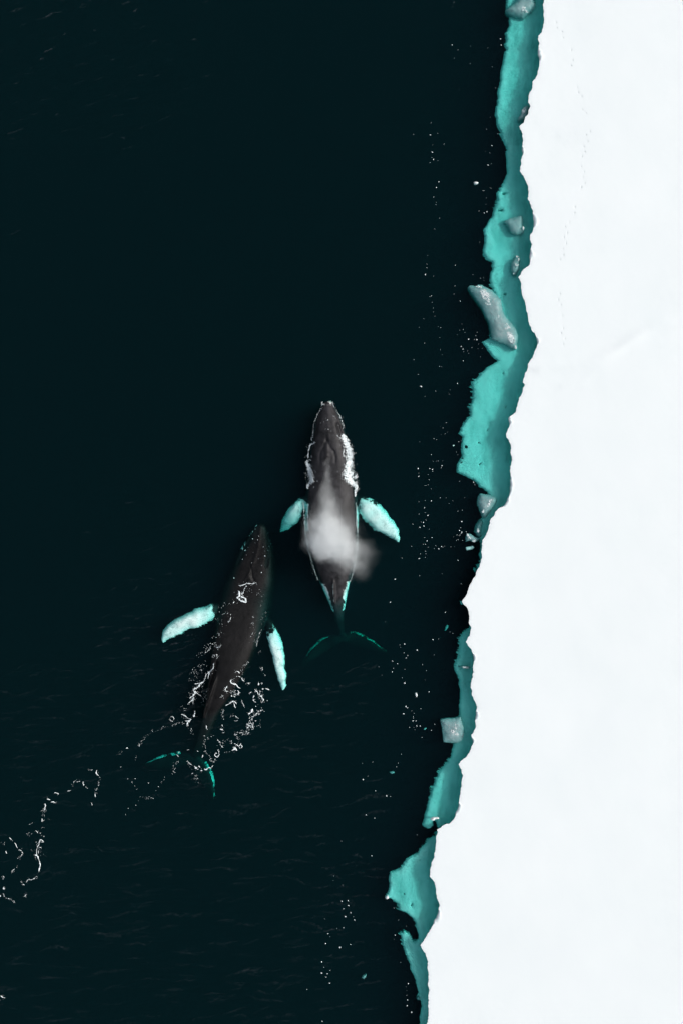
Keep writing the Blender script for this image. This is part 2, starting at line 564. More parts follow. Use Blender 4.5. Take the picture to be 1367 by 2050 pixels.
# the broken edge below the snow lip
wl = snow_all
k = len(wl)
wn_ = normals2(wl)
rows = [(0.0, 0.225), (-0.03, 0.17), (-0.09, 0.04), (-0.16, -0.15), (-0.22, -0.45), (-0.34, -0.95)]
wv, wf = [], []
for j, (o, z) in enumerate(rows):
    jit = 0.03 * wobble(k, k // 3, 40 + j) if j else 0
    q = wl + wn_ * (np.full(k, o) + jit)[:, None]
    wv += [(a, b_, z) for a, b_ in q]
for j in range(len(rows) - 1):
    for i in range(k - 1):
        wf.append((j * k + i, j * k + i + 1, (j + 1) * k + i + 1, (j + 1) * k + i))
mesh_ob("broken_edge", wv, wf, mat_ledge, ice)

# wet bare ice showing in the lip
for (x, y, rx, ry) in [(1083,108,13,4.5),(1072.5,440,15,4.5),(1065,512,11,4),(1026,840,10,4),(1023,975,22,2.6),
                       (952.5,1316,9,3),(956,1432,10,3.5),(919,1620,13,3.2),(876,1836,16,4),(1079,681,8,2.5),
                       (1049,300,7,2),(950,1480,8,2),(1012,1003,12,2.5)]:
    cx, cyy, _ = W(x, y, SNOW_Z)
    ii = int(np.argmin(np.hypot(snow_line[:, 0] - cx, snow_line[:, 1] - cyy)))
    hw_ = int(rx / 1.7)
    seg = snow_line[max(0, ii - hw_):ii + hw_ + 1]
    m_ = len(seg)
    prof = np.sin(np.linspace(0, math.pi, m_)) ** 0.7 * ry * 2.0 * S * (1 + 0.35 * wobble(m_, 6, int(x)))
    loc_n = normals2(snow_line)[max(0, ii - hw_):ii + hw_ + 1]
    rows_ = []
    for q_, hz in ((-0.012, SNOW_Z - 0.05), (0.0, SNOW_Z + 0.004), (0.5, SNOW_Z + 0.03), (0.9, SNOW_Z + 0.026), (1.0, SNOW_Z - 0.03)):
        off_ = prof * q_ if q_ >= 0 else np.full(m_, q_)
        p_ = seg - loc_n * off_[:, None]
        rows_ += [(a, b_, hz) for a, b_ in p_]
    ff_ = [(r_ * m_ + i, r_ * m_ + i + 1, (r_ + 1) * m_ + i + 1, (r_ + 1) * m_ + i) for r_ in range(4) for i in range(m_ - 1)]
    mesh_ob("bare_ice", rows_, ff_, mat_bare, ice)


def make_ledge(px, depth_a, depth_b, seed, label, pits=(), holes=()):
    L = resample(px, 1.5)
    n = len(L)
    nr = normals2(L)
    r = np.random.default_rng(seed)
    off = 1.2 * wobble(n, n // 8, seed) + 0.8 * wobble(n, n // 3, seed + 1)
    spike = np.where(r.random(n) < 0.42, r.uniform(1.2, 6.5, n), 0)
    spike *= np.clip(0.55 + 0.9 * wobble(n, max(3, n // 25), seed + 2), 0.12, 1.2)
    q = L - nr * 0
    # outward is to the left in the picture
    sgn = np.sign((nr[:, 0]).mean())
    lean = np.clip(-nr[:, 0] * np.sign(-nr[:, 0].mean()), 0, 1)
    q = L - nr * (off * sgn)[:, None] + np.stack([-spike * lean, -0.4 * spike * lean], 1)
    outer = to_w(q, -depth_b)
    y0, y1 = L[0, 1], L[-1, 1]
    m = (fine[:, 1] > y0 - 6) & (fine[:, 1] < y1 + 6)
    inner = to_w(fine[m][::3], SNOW_Z) + np.array([0.75, 0.0])
    loop = np.vstack([outer, inner[::-1]])
    x0, x1 = loop[:, 0].min(), loop[:, 0].max()
    pp = jitter_grid(x0, x1, loop[:, 1].min(), loop[:, 1].max(), 0.13, seed + 3)
    pp = pp[in_poly(pp, loop)]
    extra = []
    nw = normals2(outer)
    for o in (0.05, 0.11, 0.2):
        extra.append((outer + nw * o * np.sign(nw[:, 0].mean()))[::2])
    pp = np.vstack([pp] + extra)
    lrings, plist = [], []
    for (cx, cy_, rx, ry, an, dp) in list(pits) + [h + (99,) for h in holes]:
        a = math.radians(an)
        wx, wy, _ = W(cx, cy_, -depth_b)
        for k_, f_ in enumerate((1.0, 0.8)):
            lp = []
            for i in range(12):
                t = i / 12 * 2 * math.pi
                ww = 1 + 0.2 * mnoise.noise(Vector((i * 0.9, cx, cy_)))
                u, v = rx * S * f_ * ww * math.copysign(abs(math.cos(t)) ** 0.6, math.cos(t)), ry * S * f_ * ww * math.copysign(abs(math.sin(t)) ** 0.6, math.sin(t))
                lp.append((wx + u * math.cos(a) - v * math.sin(a), wy + u * math.sin(a) + v * math.cos(a)))
            lrings.append(lp)
        plist.append((np.array(lrings[-1]) , np.array([wx, wy]), dp))
        pp = pp[np.hypot(pp[:, 0] - wx, pp[:, 1] - wy) > max(rx, ry) * S * 1.3]
    tv, tf = triangulate([loop] + lrings, pp)
    dd = dist_to_line(tv, outer)
    yy = (PH / 2 - tv[:, 1] / S - y0) / max(1, y1 - y0)
    z = np.empty(len(tv))
    for i, (x, y) in enumerate(tv):
        dep = depth_a + (depth_b - depth_a) * math.exp(-dd[i] / 0.5)
        z[i] = -dep - 0.14 * math.exp(-dd[i] / 0.05) + 0.05 * fbm(x * 1.6, y * 0.5, 0.9, 3, seed) + 0.025 * fbm(x, y, 3.5, 2, seed)
    z = np.minimum(z, -0.06)
    kill = np.zeros(len(tf), bool)
    for ring, c0, dp in plist:
        big = c0 + (ring - c0) * 1.03
        m2 = in_poly(tv, big)
        if dp > 50:
            kill |= in_poly(tv[tf].mean(1), big)
        else:
            z[m2] -= dp
    tf = tf[~kill]
    V = [(a, b_, c) for (a, b_), c in zip(tv, z)]
    F = [tuple(f) for f in tf]
    # the edge falls away and is cut back underneath
    base = len(V)
    sg = np.sign(nw[:, 0].mean())
    no = len(outer)
    for j, (o, zz) in enumerate([(0.0, -depth_b - 0.13), (0.03, -depth_b - 0.22), (0.10, -depth_b - 0.30), (0.45, -depth_b - 0.34)]):
        sh = outer + np.array([o, 0.0])
        ok_ = in_poly(sh, loop) & in_poly(outer + np.array([o * 0.5 + 0.01, 0.0]), loop) & in_poly(outer + np.array([o * 0.25 + 0.01, 0.0]), loop)
        for (a, b_), (c_, d_), k2 in zip(sh, outer, ok_):
            V.append((a, b_, zz) if k2 else (c_, d_, zz))
    for j in range(3):
        for i in range(no - 1):
            F.append((base + j * no + i, base + j * no + i + 1, base + (j + 1) * no + i + 1, base + (j + 1) * no + i))
    o = mesh_ob("ice_ledge", V, F, mat_ledge, ice)
    o["label"] = label
    return o


ext_up = [(1014 + 14 * a, y) for a, y in zip(wobble(60, 14, 77), np.linspace(-840, -14, 60))]
ext_dn = [(838 + 10 * a, y) for a, y in zip(wobble(60, 14, 78), np.linspace(2064, 2900, 60))]
make_ledge(ext_up + LEDGE_A, 0.42, 0.36, 101, "broad turquoise underwater ledge along the upper ice edge",
           pits=[(1009,386.5,5,2.6,15,0.4),(1001.5,420,5.5,2.8,5,0.4),(1010,588,3.5,2.5,10,0.25),(1012.5,815,2.6,1.4,40,0.3),(960,929,2.8,1.2,30,0.25),
                 (957.5,886,1.6,1.4,0,0.25),(974.5,861,1.6,1.5,0,0.2),(1006,747,1.2,1.2,0,0.25),(927,748,1,1,0,.2)],
           holes=[(932.5,894.5,4.0,4.0,0),(925.3,917.5,2.2,1.8,0),(923,926,3.5,1.5,40),(939,831,2.2,1.8,0)])
make_ledge(LEDGE_B, 0.42, 0.36, 202, "narrow green underwater ledge below the bare stretch of edge", pits=[(886,1567,3,0.8,80,0.15)])
make_ledge(LEDGE_C + ext_dn, 0.40, 0.30, 303, "pointed pale turquoise underwater ledge at the lower ice edge",
           pits=[(824,1813,1.8,3.6,-15,0.3),(808,1791,1,1.2,0,0.2),(840,1724,1.4,1.2,0,0.2)])
# ------------------------------------------------------------------ ice blocks lying along the edge
def make_block(name, outline_px, z_top, z_edge, z_bot, label, cat, seed, frost=(), mat=None, group=None, tilt=(0, 0), rough=0.03, step=0.07):
    if mat is None: z_top, z_edge = z_top * 0.5 - 0.08, z_edge * 0.75 - 0.06
    zc = (z_top + z_edge) / 2
    rough *= 1.3
    L = resample(np.array(outline_px + outline_px[:1], float), 1.5)[:-1]
    n = len(L)
    nr = normals2(np.vstack([L[-1:], L, L[:1]]))[1:-1]
    L = L + nr * (0.5 * wobble(n, max(4, n // 5), seed) + 0.35 * wobble(n, max(4, n // 2), seed + 1))[:, None]
    lp = to_w(L, zc)
    c = lp.mean(0)
    pp = jitter_grid(lp[:, 0].min(), lp[:, 0].max(), lp[:, 1].min(), lp[:, 1].max(), step, seed)
    pp = pp[in_poly(pp, lp)]
    tv, tf = triangulate([lp], pp)
    dd = dist_to_line(tv, np.vstack([lp, lp[:1]]))
    size = max(dd.max(), 1e-3)
    z = np.array([z_edge + (z_top - z_edge) * (1 - (1 - min(1, e / (0.75 * size))) ** 2)
                  + rough * (fbm(x, y, 2.2, 3, seed) + 0.9 * fbm(x, y, 6.5, 2, seed + 3))  + tilt[0] * (x - c[0]) + tilt[1] * (y - c[1]) for (x, y), e in zip(tv, dd)])
    V = [(a - c[0], b_ - c[1], zz) for (a, b_), zz in zip(tv, z)]
    F = [tuple(f) for f in tf]
    # sides: boundary loop pulled down and inwards
    cnt = {}
    for f in F:
        for i in range(3):
            e = (f[i], f[(i + 1) % 3])
            cnt[tuple(sorted(e))] = cnt.get(tuple(sorted(e)), []) + [e]
    bd = [v[0] for v in cnt.values() if len(v) == 1]
    ring = {}
    def low(i, kk):
        if (i, kk) not in ring:
            x, y, zz = V[i]
            f = (0.97, 0.75)[kk]
            ring[(i, kk)] = len(V)
            V.append((x * f, y * f, zz + (z_bot - zz) * (0.45, 1.0)[kk]))
        return ring[(i, kk)]
    for a, b_ in bd:
        a1, b1, a2, b2 = low(a, 0), low(b_, 0), low(a, 1), low(b_, 1)
        F.append((b_, a, a1, b1))
        F.append((b1, a1, a2, b2))
    bc = len(V)
    V.append((0, 0, z_bot - 0.02))
    for a, b_ in bd:
        F.append((low(b_, 1), low(a, 1), bc))
    o = mesh_ob(name, V, F, mat or mat_block)
    o.location = (c[0], c[1], 0)
    set_props(o, label, cat, group)
    tree = BVHTree.FromPolygons([Vector(v) for v in V], F)
    for fi, (fx, fy, frx, fry, an, cntb) in enumerate(frost):
        fv, ffc = [], []
        r = random.Random(seed * 31 + fi)
        for _ in range(cntb):
            t, q = r.uniform(0, 6.283), r.random() ** 0.6
            u, v = frx * q * math.cos(t), fry * q * math.sin(t)
            a = math.radians(an)
            px_, py_ = fx + u * math.cos(a) - v * math.sin(a), fy + u * math.sin(a) + v * math.cos(a)
            wx, wy, _ = W(px_, py_, z_top)
            hit = tree.ray_cast(Vector((wx - c[0], wy - c[1], 5)), Vector((0, 0, -1)))
            if hit[0] is None: continue
            blob(fv, ffc, wx - c[0], wy - c[1], max(hit[0].z, -0.03), r.uniform(0.5, 1.6) * S, r, 0.6)
        if fv:
            fo = mesh_ob("frost_crust", fv, ffc, mat_frost, o)
    return o


def blob(V, F, x, y, z, r, rr, thick=0.5, n=7, elong=None, ang=None):
    b = len(V)
    el = elong if elong else rr.uniform(1.0, 2.0)
    an = ang if ang is not None else rr.uniform(0, 6.283)
    ca, sa = math.cos(an), math.sin(an)
    for i in range(n):
        t = i / n * 2 * math.pi
        q = r * rr.uniform(0.55, 1.25)
        u, v = q * el * math.cos(t), q / math.sqrt(el) * math.sin(t)
        V.append((x + u * ca - v * sa, y + u * sa + v * ca, z - 0.15 * r))
    V.append((x, y, z + thick * r))
    V.append((x, y, z - thick * r))
    for i in range(n):
        F.append((b + i, b + (i + 1) % n, b + n))
        F.append((b + (i + 1) % n, b + i, b + n + 1))


EDGE_GROUP = "ice blocks along the edge of the ice"
make_block("ice_block", zm([(505,85),(545,55),(600,10),(640,-60),(770,-70),(785,40),(770,75),(700,135),(670,165),(620,150),(560,130),(520,108)], 900, 0, 4.557),
           0.10, -0.22, -0.9, "grey ice block lying on the ledge at the top of the photo", "ice block", 1, [(1047,18,5,4,60,26),(1053,24,2,3,0,8)], group=EDGE_GROUP)
make_block("ice_block", zm([(680,955),(715,955),(728,985),(715,1030),(700,1075),(665,1095),(625,1105),(612,1085),(645,1030),(660,985)], 900, 0, 4.557),
           0.06, -0.2, -0.6, "small frosted ice lump tucked under the snow lip on the upper edge", "ice lump", 2, [(1047,222,4,7,20,34)], group=EDGE_GROUP)
make_block("ice_block", zm([(492,195),(540,165),(650,138),(668,165),(665,240),(680,300),(610,320),(560,300),(535,245)], 900, 400, 4.557),
           0.02, -0.17, -0.7, "smooth grey wedge of ice lying above the dark oval lump", "ice block", 3, [(1046,457,1.5,4,0,12)], group=EDGE_GROUP)
make_block("ice_block", zm([(600,515),(630,520),(640,570),(630,640),(600,695),(570,690),(553,640),(555,580),(570,540)], 900, 400, 4.557),
           -0.02, -0.24, -0.7, "oval ice lump lying just above the long grey floe", "ice lump", 4, [(1033,531,3,3,0,12),(1026,549,2,2,0,8),(1037,520,1,4,0,6),(1034,514,2,1,0,4)], group=EDGE_GROUP)
make_block("long_floe", zm([(165,795),(185,778),(240,785),(250,770),(290,768),(320,790),(385,820),(430,870),(468,905),(475,960),(490,1030),(530,1090),(570,1130),(605,1180),
                            (622,1240),(620,1300),(600,1330),(605,1365),(575,1355),(520,1320),(450,1300),(385,1270),(375,1200),(365,1130),(330,1060),(300,990),(240,900),(190,830)], 900, 400, 4.557),
           0.14, -0.12, -1.1, "long pale grey ice floe with white frosted ends slanting across the ledge", "ice floe", 5,
           [(970,590,7,13,-30,150),(976,606,6,5,0,18),(958,574,6,2,10,14),(1022,676,6,13,-25,120),(1014,654,5,7,-30,26),(996,634,2,4,-10,10),(1031,695,2,5,-20,16)], step=0.08)
make_block("ice_block", zm([(640,1312),(720,1322),(780,1345),(795,1375),(770,1420),(735,1480),(690,1535),(655,1525),(640,1470),(612,1400),(620,1345)], 820, 700, 4.557),
           0.12, -0.18, -0.8, "rounded grey ice block in the notch below the widest part of the ledge", "ice block", 6, [(978,1008,3,9,25,30),(966,1023,2,4,20,10)], group=EDGE_GROUP)
make_block("ice_chunk", zm([(600,1600),(640,1545),(670,1570),(660,1610),(650,1640),(655,1700),(620,1712),(585,1665)], 820, 700, 4.557),
           -0.10, -0.4, -0.8, "sunken teal ice chunk between the grey block and a white crumpled one", "ice chunk", 7, [(955.5,1062,2,4,0,14)], group=EDGE_GROUP)
make_block("ice_chunk", zm([(515,1680),(545,1678),(590,1708),(640,1725),(610,1752),(575,1757),(545,1742),(510,1755),(508,1720)], 820, 700, 4.557),
           0.10, -0.15, -0.5, "crumpled white and teal ice chunk above a small teal slab", "ice chunk", 8, [(937.5,1075,1.6,7,-35,26),(947,1083,5,1.6,-10,18)], group=EDGE_GROUP)
make_block("ice_slab", zm([(510,1803),(575,1788),(585,1805),(570,1820),(515,1830)], 820, 700, 4.557),
           -0.12, -0.17, -0.3, "small teal brick shaped ice slab floating off the dark edge", "ice slab", 9, mat=mat_ledge, group=EDGE_GROUP, rough=0.01)
make_block("ice_block", zm([(705,90),(750,78),(800,82),(840,92),(850,108),(800,118),(750,110)], 800, 1320, 6.03),
           -0.06, -0.3, -0.5, "small sunken ice lump topped with white frost in the narrow ledge", "ice lump", 10, [(932,1334.5,7,3,0,34)], group=EDGE_GROUP)
make_block("ice_block", zm([(490,735),(560,720),(640,718),(735,700),(750,760),(768,850),(772,930),(745,985),(690,1020),(600,1010),(528,1005),(515,880)], 800, 1320, 6.03),
           0.16, -0.08, -0.9, "square grey ice block jutting from the narrow ledge", "ice block", 11, [(905,1465,4,2.5,20,16),(913,1470,4,4,0,16),(911,1455,1.5,5,0,10)], group=EDGE_GROUP)
make_block("ice_stick", zm([(365,1930),(400,1915),(450,1908),(478,1918),(470,1930),(430,1935),(410,1952),(385,1955)], 800, 1320, 6.03),
           0.12, 0.03, -0.15, "small white stick of ice over a black hole at the ledge tip", "ice stick", 12, mat=mat_frost, rough=0.01, step=0.04)
make_block("ice_chunk", zm([(318,1225),(335,1208),(355,1212),(358,1235),(340,1250),(318,1250)], 720, 1600, 6.214),
           0.04, -0.05, -0.3, "little white ice knob on the outermost point of the lower ledge", "ice knob", 13, mat=mat_frost, rough=0.01, step=0.05)
make_block("ice_chunk", zm([(218,1660),(240,1652),(262,1662),(248,1676),(222,1678)], 900, 0, 4.557),
           0.05, -0.05, -0.2, "pale blue ice chip drifting alone off the upper ledge", "ice chip", 14, mat=mat_frost, rough=0.01, step=0.05)
make_block("ice_chunk", zm([(500,1310),(525,1303),(520,1345),(490,1390),(472,1385),(480,1345)], 820, 1060, 6.835),
           -0.55, -0.62, -0.75, "dim sunken teal ice sliver off the bare stretch of edge", "ice sliver", 15, mat=mat_ledge, rough=0.02, step=0.05)
make_block("ice_chunk", zm([(817,170),(845,165),(858,175),(840,186),(825,183)], 560, 1500, 3.727),
           -0.22, -0.28, -0.4, "flat dim ice chip in open water below the whales", "ice chip", 16, mat=mat_block, rough=0.01, step=0.05)
make_block("ice_chunk", zm([(610,1710),(620,1690),(645,1682),(640,1705),(622,1720)], 560, 1500, 3.727),
           -0.12, -0.2, -0.35, "dim bluish ice chip drifting near the bottom of the photo", "ice chip", 17, mat=mat_block, rough=0.01, step=0.05)
make_block("ice_chunk", zm([(620,374),(640,370),(656,380),(636,398)], 820, 840, 7.32),
           -0.08, -0.12, -0.25, "triangular teal ice chip beside the holed part of the ledge", "ice chip", 18, mat=mat_ledge, rough=0.01, step=0.04)
make_block("ice_chunk", zm([(180,408),(200,404),(212,440),(205,462),(188,455)], 800, 1320, 6.03),
           0.02, -0.05, -0.2, "ragged pale ice crumb among specks left of the square block", "ice crumb", 19, mat=mat_frost, rough=0.03, step=0.03)
make_block("ice_chunk", zm([(282,845),(318,822),(320,832),(300,852)], 800, 1320, 6.03),
           -0.35, -0.4, -0.5, "faint sunken ice flake lower left of the square block", "ice flake", 20, mat=mat_ledge, rough=0.01, step=0.04)
make_block("ice_chunk", [(948,1136),(954,1138),(951,1146),(946,1141)], -0.5, -0.6, -0.8, "faint teal ice flake close under the bare stretch of edge", "ice flake", 21, mat=mat_ledge, step=0.05)
make_block("ice_chunk", [(920,1203),(926,1204),(929,1210),(922,1211)], -0.35, -0.45, -0.8, "teal ice flake at the sharp point of the snow edge", "ice flake", 22, mat=mat_ledge, step=0.05)
make_block("ice_chunk", zm([(640,1495),(665,1470),(690,1490),(680,1525),(645,1525)], 740, 1780, 6.835), -0.2, -0.3, -0.6, "small grey lump on the thin ledge near the bottom", "ice lump", 23, mat=mat_block, step=0.05)

# ------------------------------------------------------------------ loose specks of ice on the water
def spk(pts, ox, oy, sc): return [(a, b_, (c[0] if c else 1)) for a, b_, *c in zm(pts, ox, oy, sc)]
sets = []
sets.append(("tiny white ice speck in the thin line drifting far off the upper edge", "ice specks in the upper drift line", spk([
(280,157),(275,240,3),(326,229),(162,236),(290,308),(368,302),(288,357,2),(285,393),(296,407,2),(274,428),(326,416),(333,560,2),(316,600,2),(297,665),
(316,700),(313,716),(338,808),(305,883),(257,1062),(252,1123),(252,1148),(241,1195,3),(298,1204),(282,1341),(272,1346),
(287,1384),(295,1424),(297,1450),(307,1479),(231,1497),(200,1555),(330,1550),(345,1558),(341,1626),(235,1664),(344,1708),(358,1742),(164,1777),
(338,1823),(353,1825),(193,1878),(211,1960,3),(239,2029),(312,1992)], 780, 200, 3.417)))
sets.append(("tiny white ice speck off the lower end of the long floe", "ice specks by the long floe", spk([
(443,1271),(437,1328),(480,1376),(460,1940,2),(410,1982),(403,2012),(475,1574),(500,1571),(491,1533),(460,1606),(510,1592),
(536,1637,2),(577,1639),(593,1640,2),(605,1670),(586,1612),(595,1588),(485,1687,2),(498,1705,2),(503,1722),(530,1715),(560,1695),(537,1733),
(601,1700),(631,1700),(617,1757),(500,1785),(618,1220),(640,1218),(641,1234),(565,1195),(446,1130)], 780, 200, 3.417)))
sets.append(("tiny white ice speck close beside the upper ledge", "ice specks along the upper ledge", spk([
(668,446,2),(652,353),(640,620),(654,715),(658,670),(662,765,2),(643,773,2),(607,760),(612,973)], 780, 200, 3.417) + spk([
(35,22),(22,60),(18,410,2),(458,355,2),(465,410,2),(72,455),(40,530),(187,420),(340,438),(183,580),(385,610),(85,818),(415,800),(365,1070),
(332,1178),(434,1220),(380,1328,2),(362,1395),(345,1505,2),(375,1493),(300,1738),(370,1712)], 900, 0, 4.557)))
sets.append(("tiny white ice speck in the scatter level with the spouting whale", "ice specks right of the spouting whale", spk([
(527,47),(442,102),(482,120),(549,184),(512,207),(460,219),(348,277),(387,297),(142,326),(311,514),(340,613),(385,607),(410,607),(472,606),
(466,674,2),(455,706),(117,717,2),(286,720,2),(327,731,2),(326,760),(127,782),(127,832,2),(265,805),(278,882),(224,965),(263,955),(310,1015),
(222,1187),(128,1205),(312,1192,2.4),(440,1147),(525,1145),(571,1227),(625,1190),(798,1145),(210,1292,2),(132,1384),(261,1404,2),
(223,1364),(230,1470),(194,1507,2),(164,1498),(42,1532),(202,1559,2),(143,1579,3),(281,1605),(320,1728,2),(248,1778,2),(213,1733),(193,1827),(221,1826),
(376,1848),(266,1869),(21,1856),(354,1889),(460,1860,2),(480,1868),(417,1893,2),(506,1852),(596,1865),(647,1862),(225,1928),(232,1965),(153,1970),
(223,2020),(133,2036,3)], 820, 840, 7.32)))
sets.append(("tiny white ice speck in the cluster beside the crumpled ice chunk", "ice specks by the crumpled chunk", spk([
(766,1327),(700,1343),(755,1495,2),(748,1490),(762,1500),(723,1625,2),(755,1653,3),(820,1640),(740,1585),(681,1698),(718,1703),(637,1720),(701,1756),(678,1770),(768,1769),
(928,917,2),(948,955),(727,903),(748,306),(713,326),(680,470),(698,515),(730,1690),(745,1670),(690,1690)], 820, 840, 7.32)))
sets.append(("tiny white ice speck in the loose scatter right of the flukes", "ice specks right of the flukes", spk([
(655,423,1.5),(130,632),(440,605),(698,742),(480,1135,2),(312,1507,2),(390,1498),(585,1423),(545,1403),(97,1652,3),(332,1716),(170,1845)], 820, 1060, 6.835) + spk([
(1210,418,2.4),(1160,660,2.6),(1110,866),(1310,1100,2),(1260,1110),(1266,1135),(1303,1193),(1343,1222,1.5),(1325,1248,1.5),(1182,1280,1.4),(1236,1308,1.4),
(1194,1354),(1180,1393,1.4),(1072,1428),(1040,1340),(1285,1457),(1280,195)], 560, 1080, 5.258)))
sets.append(("tiny white ice speck in the scatter left of the square ice block", "ice specks by the square block", spk([
(270,62),(57,118),(316,135),(27,222),(55,287,3),(302,248),(348,393,2),(70,570,3),(90,585,2),(250,598),(43,658,3),(140,623),(168,650),(160,690),(160,708),
(155,744,2.2),(192,744,2.2),(200,803,2.2),(242,805,2.6),(167,822),(182,852),(377,857,1.5),(418,785),(115,820),(265,942),(17,1143)], 800, 1320, 6.03)))
sets.append(("tiny white ice speck in the open water between fluke and lower ledge", "ice specks below the whales", spk([
(905,36),(692,94),(614,105),(880,101),(870,132),(655,200),(619,226,2),(711,310,1.5),(794,347,2.4),(822,352),(642,490,2),(706,513,1.4),(459,685),
(1022,638),(684,795,2.6),(405,945),(400,980),(467,1013)], 560, 1500, 3.727)))
sets.append(("tiny white ice speck in the loose flock near the bottom of the photo", "ice specks in the bottom flock", spk([
(462,1134,2),(508,1130,2),(511,1166,2),(474,1190,2),(528,1220,2.5),(487,1248,4),(549,1250),(555,1273,2),(562,1280),(475,1333,1.7),(338,1265),(427,1337),
(360,1376,1.7),(376,1398),(342,1450,2.5),(449,1479,4),(526,1457,1.5),(314,1587,2),(330,1626),(313,1670,3),(355,1675,2),(375,1650),(352,1700),(345,1700),
(372,1745,2),(205,1791,1.4),(318,2030,2)], 560, 1500, 3.727)))
sets.append(("tiny white ice speck beside the thin bottom ledge", "ice specks by the bottom ledge", spk([
(943,1320),(885,1275),(850,1185),(858,1387,2),(850,1418),(900,1589),(955,1748,2),(940,1772),(945,1800),(945,1835),(950,1870,2),(947,1913,2),(980,1962,2.6)], 560, 1500, 3.727)))

mat_speck, nt, out = new_mat("white_ice_crumb")
principled(nt, out, 0.6, (0.82, 0.91, 0.925), 0.3)
speck_meshes = []
for k in range(6):
    rr = random.Random(k + 50)
    V, F = [], []
    blob(V, F, 0, 0, 0.2, 1.0, rr, 0.6, 7, rr.uniform(1.0, 1.6))
    me = bpy.data.meshes.new("ice_fragment")
    me.from_pydata(V, [], F)
    me.materials.append(mat_speck)
    speck_meshes.append(me)
n_sp = 0
for lab, grp, lst in sets:
    top = sorted((q[2] for q in lst), reverse=True)
    for (x, y, s) in lst:
        o = bpy.data.objects.new("ice_fragment", random.choice(speck_meshes))
        r = (0.36 + 0.33 * s) * S * random.uniform(0.9, 1.1)
        if s <= 1: r *= random.uniform(0.5, 0.85)
        o.location = (*W(x, y)[:2], 0.0)
        o.scale = (r, r, r)
        o.rotation_euler[2] = random.uniform(0, 6.28)
        set_props(o, lab.replace("tiny white", "largest white") if s == top[0] > top[1] else lab, "ice speck", grp)
        col.objects.link(o)
        n_sp += 1
# ------------------------------------------------------------------ whales
def loft_body(stations, n_exp, per=9, na=44, pale=None):
    """rings along a spine: (px, py, half width px, z top, z bottom)"""
    st = catmull(stations, per)
    V, F, P = [], [], []
    xy = np.array([W(a[0], a[1], 0)[:2] for a in st])
    t = np.gradient(xy, axis=0)
    t /= np.linalg.norm(t, axis=1, keepdims=True)
    for i, a in enumerate(st):
        nx, ny = -t[i, 1], t[i, 0]
        hw, zc, hh = max(a[2], 0.5) * S, (a[3] + a[4]) / 2, max((a[3] - a[4]) / 2, 0.02)
        for k in range(na):
            th = k / na * 2 * math.pi
            c, s = math.cos(th), math.sin(th)
            u = hw * math.copysign(abs(c) ** (2 / n_exp), c)
            v = hh * math.copysign(abs(s) ** (2 / n_exp), s)
            V.append((xy[i, 0] + nx * u, xy[i, 1] + ny * u, zc + v))
            P.append(pale(a, c, s) if pale else 0.0)
    m = len(st)
    for i in range(m - 1):
        for k in range(na):
            F.append((i * na + k, i * na + (k + 1) % na, (i + 1) * na + (k + 1) % na, (i + 1) * na + k))
    F.append(tuple(range(na))[::-1])
    F.append(tuple((m - 1) * na + k for k in range(na)))
    return V, F, P


def loft_fin(stations, thick, pale, per=10, na=36, lead=1, chord=1.1, knob=1.5, droop=0.32):
    """a flat limb: (px, py, half chord px, z, chord tilt z); pale(u, c) with u 0..1 root to tip and c -1..1 over the chord"""
    st = catmull(stations, per)
    V, F, P = [], [], []
    xy = np.array([W(a[0], a[1], a[3])[:2] for a in st])
    t = np.gradient(xy, axis=0)
    t /= np.linalg.norm(t, axis=1, keepdims=True)
    m = len(st)
    for i, a in enumerate(st):
        nx, ny = -t[i, 1] * lead, t[i, 0] * lead
        hc = max(a[2], 0.6) * S * chord
        kn = [S * knob * mnoise.noise(Vector((i * 0.16 * 10 / per, e_ * 7.3, stations[0][0]))) * 2.2 for e_ in (0, 1)]
        th_ = min(thick, hc * 0.8)
        for k in range(na):
            an = k / na * 2 * math.pi
            c, s = math.cos(an), math.sin(an)
            prof = 0.62 + 0.38 * c            # thicker at the leading edge
            hq = hc * c + (kn[0] if c > 0 else kn[1]) * abs(c)
            V.append((xy[i, 0] + nx * hq, xy[i, 1] + ny * hq, a[3] + a[4] * c - droop * abs(c) ** 3.5 + th_ * prof * s
                      - (0.09 * abs(mnoise.noise(Vector(((xy[i, 0] + nx * hq) * 1.6, (xy[i, 1] + ny * hq) * 1.6, 1.7)))) if thick > 0.06 else 0)))
            P.append(pale(i / (m - 1), c) * (1 - 0.42 * max(0.0, abs(c) - 0.72) / 0.28 if thick > 0.06 else 1))
    for i in range(m - 1):
        for k in range(na):
            F.append((i * na + k, i * na + (k + 1) % na, (i + 1) * na + (k + 1) % na, (i + 1) * na + k))
    F.append(tuple(range(na))[::-1])
    F.append(tuple((m - 1) * na + k for k in range(na)))
    return V, F, P


